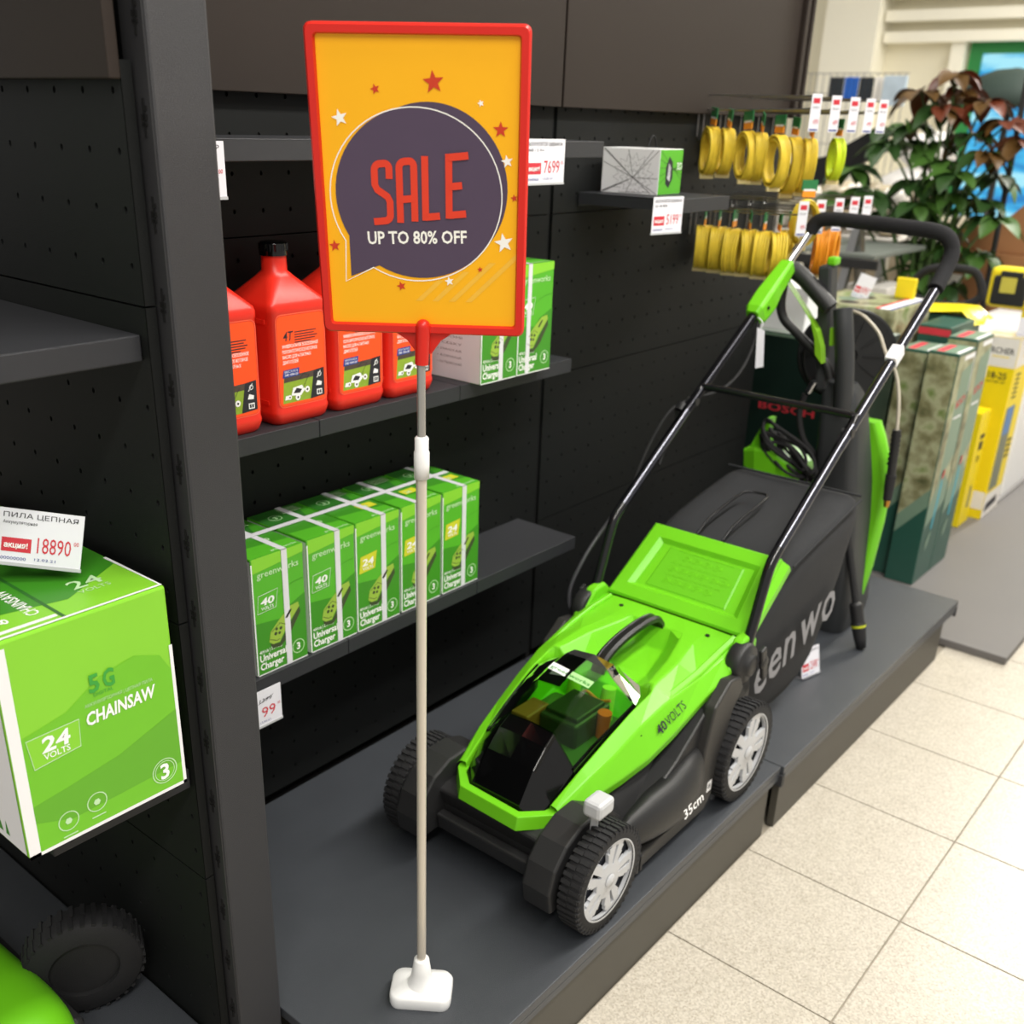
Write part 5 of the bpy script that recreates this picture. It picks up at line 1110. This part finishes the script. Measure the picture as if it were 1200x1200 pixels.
# ---------------------------------------------------------------- potted plant
t=thing('potted_umbrella_plant','tall potted umbrella plant with reddish top leaves and green lower ones','potted plant',(4.6,1.49,0))
POT=mat('pot_dark',(60,48,42),.6); ST_=mat('stem_green',(70,96,48),.6)
MB().lathe([(0,0),(.14,0),(.18,.30),(.19,.32),(.175,.32),(.165,.28),(0,.28)],n=24).build('pot',POT,t)
LFM=[mat('leaf_dark_green',(44,74,32),.45,var=.25,scale=20),mat('leaf_green',(66,102,40),.45,var=.25,scale=20),mat('leaf_red',(98,46,26),.45,var=.3,scale=18),mat('leaf_bronze',(90,64,28),.45,var=.3,scale=18)]
def leaf_mesh(m):
    b=MB(); n=6; L=1; rows=[]
    for i in range(n+1):
        u=i/n; w=.27*math.sin(PI*min(1,u*.92+.06))**.8 if 0<u<1 else .012; z=-.28*u*u+.05*math.sin(PI*u)
        rows.append([V((u,-w,z+.06*w/.2)),V((u,0,z-.02)),V((u,w,z+.06*w/.2))])
    vs=[p for r in rows for p in r]; fs=[]
    for i in range(n): fs+=[(3*i,3*i+1,3*i+4,3*i+3),(3*i+1,3*i+2,3*i+5,3*i+4)]
    b.add(vs,fs,True); o=b.build('leaf',m,recalc=False); return o
protos=[leaf_mesh(m) for m in LFM]; used=[False]*4
rg=random.Random(21); stems=[]
def cluster(c,kinds,size,nleaf,az0=0):
    for k in range(nleaf):
        i=rg.choice(kinds)
        if used[i]: o=protos[i].copy(); COL.objects.link(o)
        else: o=protos[i]; used[i]=True
        az=az0+2*PI*k/nleaf+rg.uniform(-.2,.2); el=rg.uniform(-.05,.5); s=size*rg.uniform(.75,1.05)
        o.parent=t; o.scale=(s,s,s); o.rotation_euler=(rg.uniform(-.3,.3),el,az); o.location=c
heads=[]
PC=[(0,.02,1.50,(2,3)),(-.05,.13,1.43,(0,3,2)),(.02,-.12,1.40,(2,3)),(.05,-.22,1.33,(2,2,3)),(-.05,.03,1.38,(3,2,0)),(.0,.16,1.31,(0,1,3)),(.06,-.08,1.28,(0,3,2)),(-.06,.24,1.24,(0,1)),(.02,.08,1.24,(0,1)),(.05,-.30,1.27,(2,3)),(-.02,-.18,1.22,(0,3)),(.0,.0,1.18,(0,1)),
 (-.08,.38,1.14,(0,1)),(-.05,.28,1.05,(0,1)),(-.02,.42,1.03,(0,1)),(.0,.10,1.10,(0,1)),(.0,-.05,1.06,(0,1)),(.04,-.18,1.04,(1,0)),(-.03,.20,.96,(0,1)),(.02,-.03,.94,(0,1)),(.0,-.26,.98,(0,1)),(.05,.06,.86,(0,0,1)),(-.02,-.12,.86,(0,1)),(.04,-.22,.84,(0,1)),(.0,.02,.76,(0,1)),(.02,-.10,.70,(0,)),(.0,.08,.66,(0,)),(.03,-.04,.58,(0,)),
 (.07,.30,1.30,(0,1)),(.08,.0,1.44,(2,3)),(.10,-.2,1.13,(0,1)),(.10,.12,1.0,(0,1)),(-.09,.05,1.02,(1,0)),(-.08,-.08,1.14,(0,1))]
for (dx,dy,z,kinds) in PC:
    c=V((dx,dy*.92,z)); cluster(c,kinds,.145,8,rg.uniform(0,1)); heads.append(c)
m=MB()
for i,c in enumerate(heads):
    b=V((.03*math.cos(i*2.4),.03*math.sin(i*2.4),.28)); mid=V((b.x*.6+c.x*.4,b.y*.6+c.y*.4,max(.4,c.z-.25))); m.tube(smooth([b,mid,c],4),[.009,.0085,.008,.0075,.007,.006,.005,.004,.004][:9],n=6)
o=m.build('stems',ST_,t)

# ---------------------------------------------------------------- second mower in the lower left bay
t=thing('second_lawn_mower','second lime mower with black wheel, cut off at the lower left corner','lawn mower',(.42,1.12,.1485),R(0))
w=MB(); wc=V((.056,-.035,.080)); ax=V((.45,.89,.05)).normalized(); x,y,_=frame(ax)
w.lathe([(.045,-.022),(.072,-.022),(.077,-.016),(.077,.016),(.072,.022),(.045,.022),(.045,-.022)],c=wc,axis=ax,n=48)
for k in range(34):
    a=2*PI*k/34; u=x*math.cos(a)+y*math.sin(a); v=-x*math.sin(a)+y*math.cos(a)
    for s_ in (-1,1): w.obox(wc+u*.076+ax*(s_*.0105)+v*.001*s_,(.0055,.020,.004),Matrix((v,ax,u)).transposed())
w.build('tyre',RUBBER,t); MB().cyl(wc-ax*.015,wc+ax*.015,.046,n=28).build('rim',BLACKP,t)
m=MB(); secs=[]
for yy,zt,hw_,xo in ((-.155,.06,.030,-.065),(-.14,.095,.055,-.065),(-.10,.118,.070,-.065),(-.04,.130,.080,-.075),(.06,.137,.080,-.085),(.3,.14,.080,-.09)):
    secs.append([V((xo+a*hw_,yy,z)) for a,z in ((-1.6,.05),(-1.5,zt*.8),(-.8,zt),(.2,zt),(.8,zt*.86),(1.0,zt*.6),(1.0,.05))])
m.loft(secs,smooth=True); m.build('green_cover',GREEN,t,subd=2,auto=True)
m=MB(); m.box(-.23,-.105,-.155,.25,.10,.158,.012); m.build('motor_hood',BLACKG,t)
p=Print((-.20,-.1555,.14),(1,0,.0),(0,0,1),(0,-1,0)); p.text('greenworks',0,0,.010,GREEN,0,w=.07); p.build('hood_lettering',t)
m=MB(); m.box(-.16,.01,-.12,.25,.02,.07,.01); m.build('deck',BLACKP,t)
# green tool on the upper left shelf
t=thing('shelf_garden_tool','black and lime garden tool at the left edge on the upper shelf','garden tool',(.36,1.20,1.0785))
MB().box(-.20,.02,-.02,.12,0,.12,.02).build('tool_body',GREEN,t); MB().box(.02,.035,-.02,.12,.0,.17,.006).build('tool_guard',BLACKP,t)
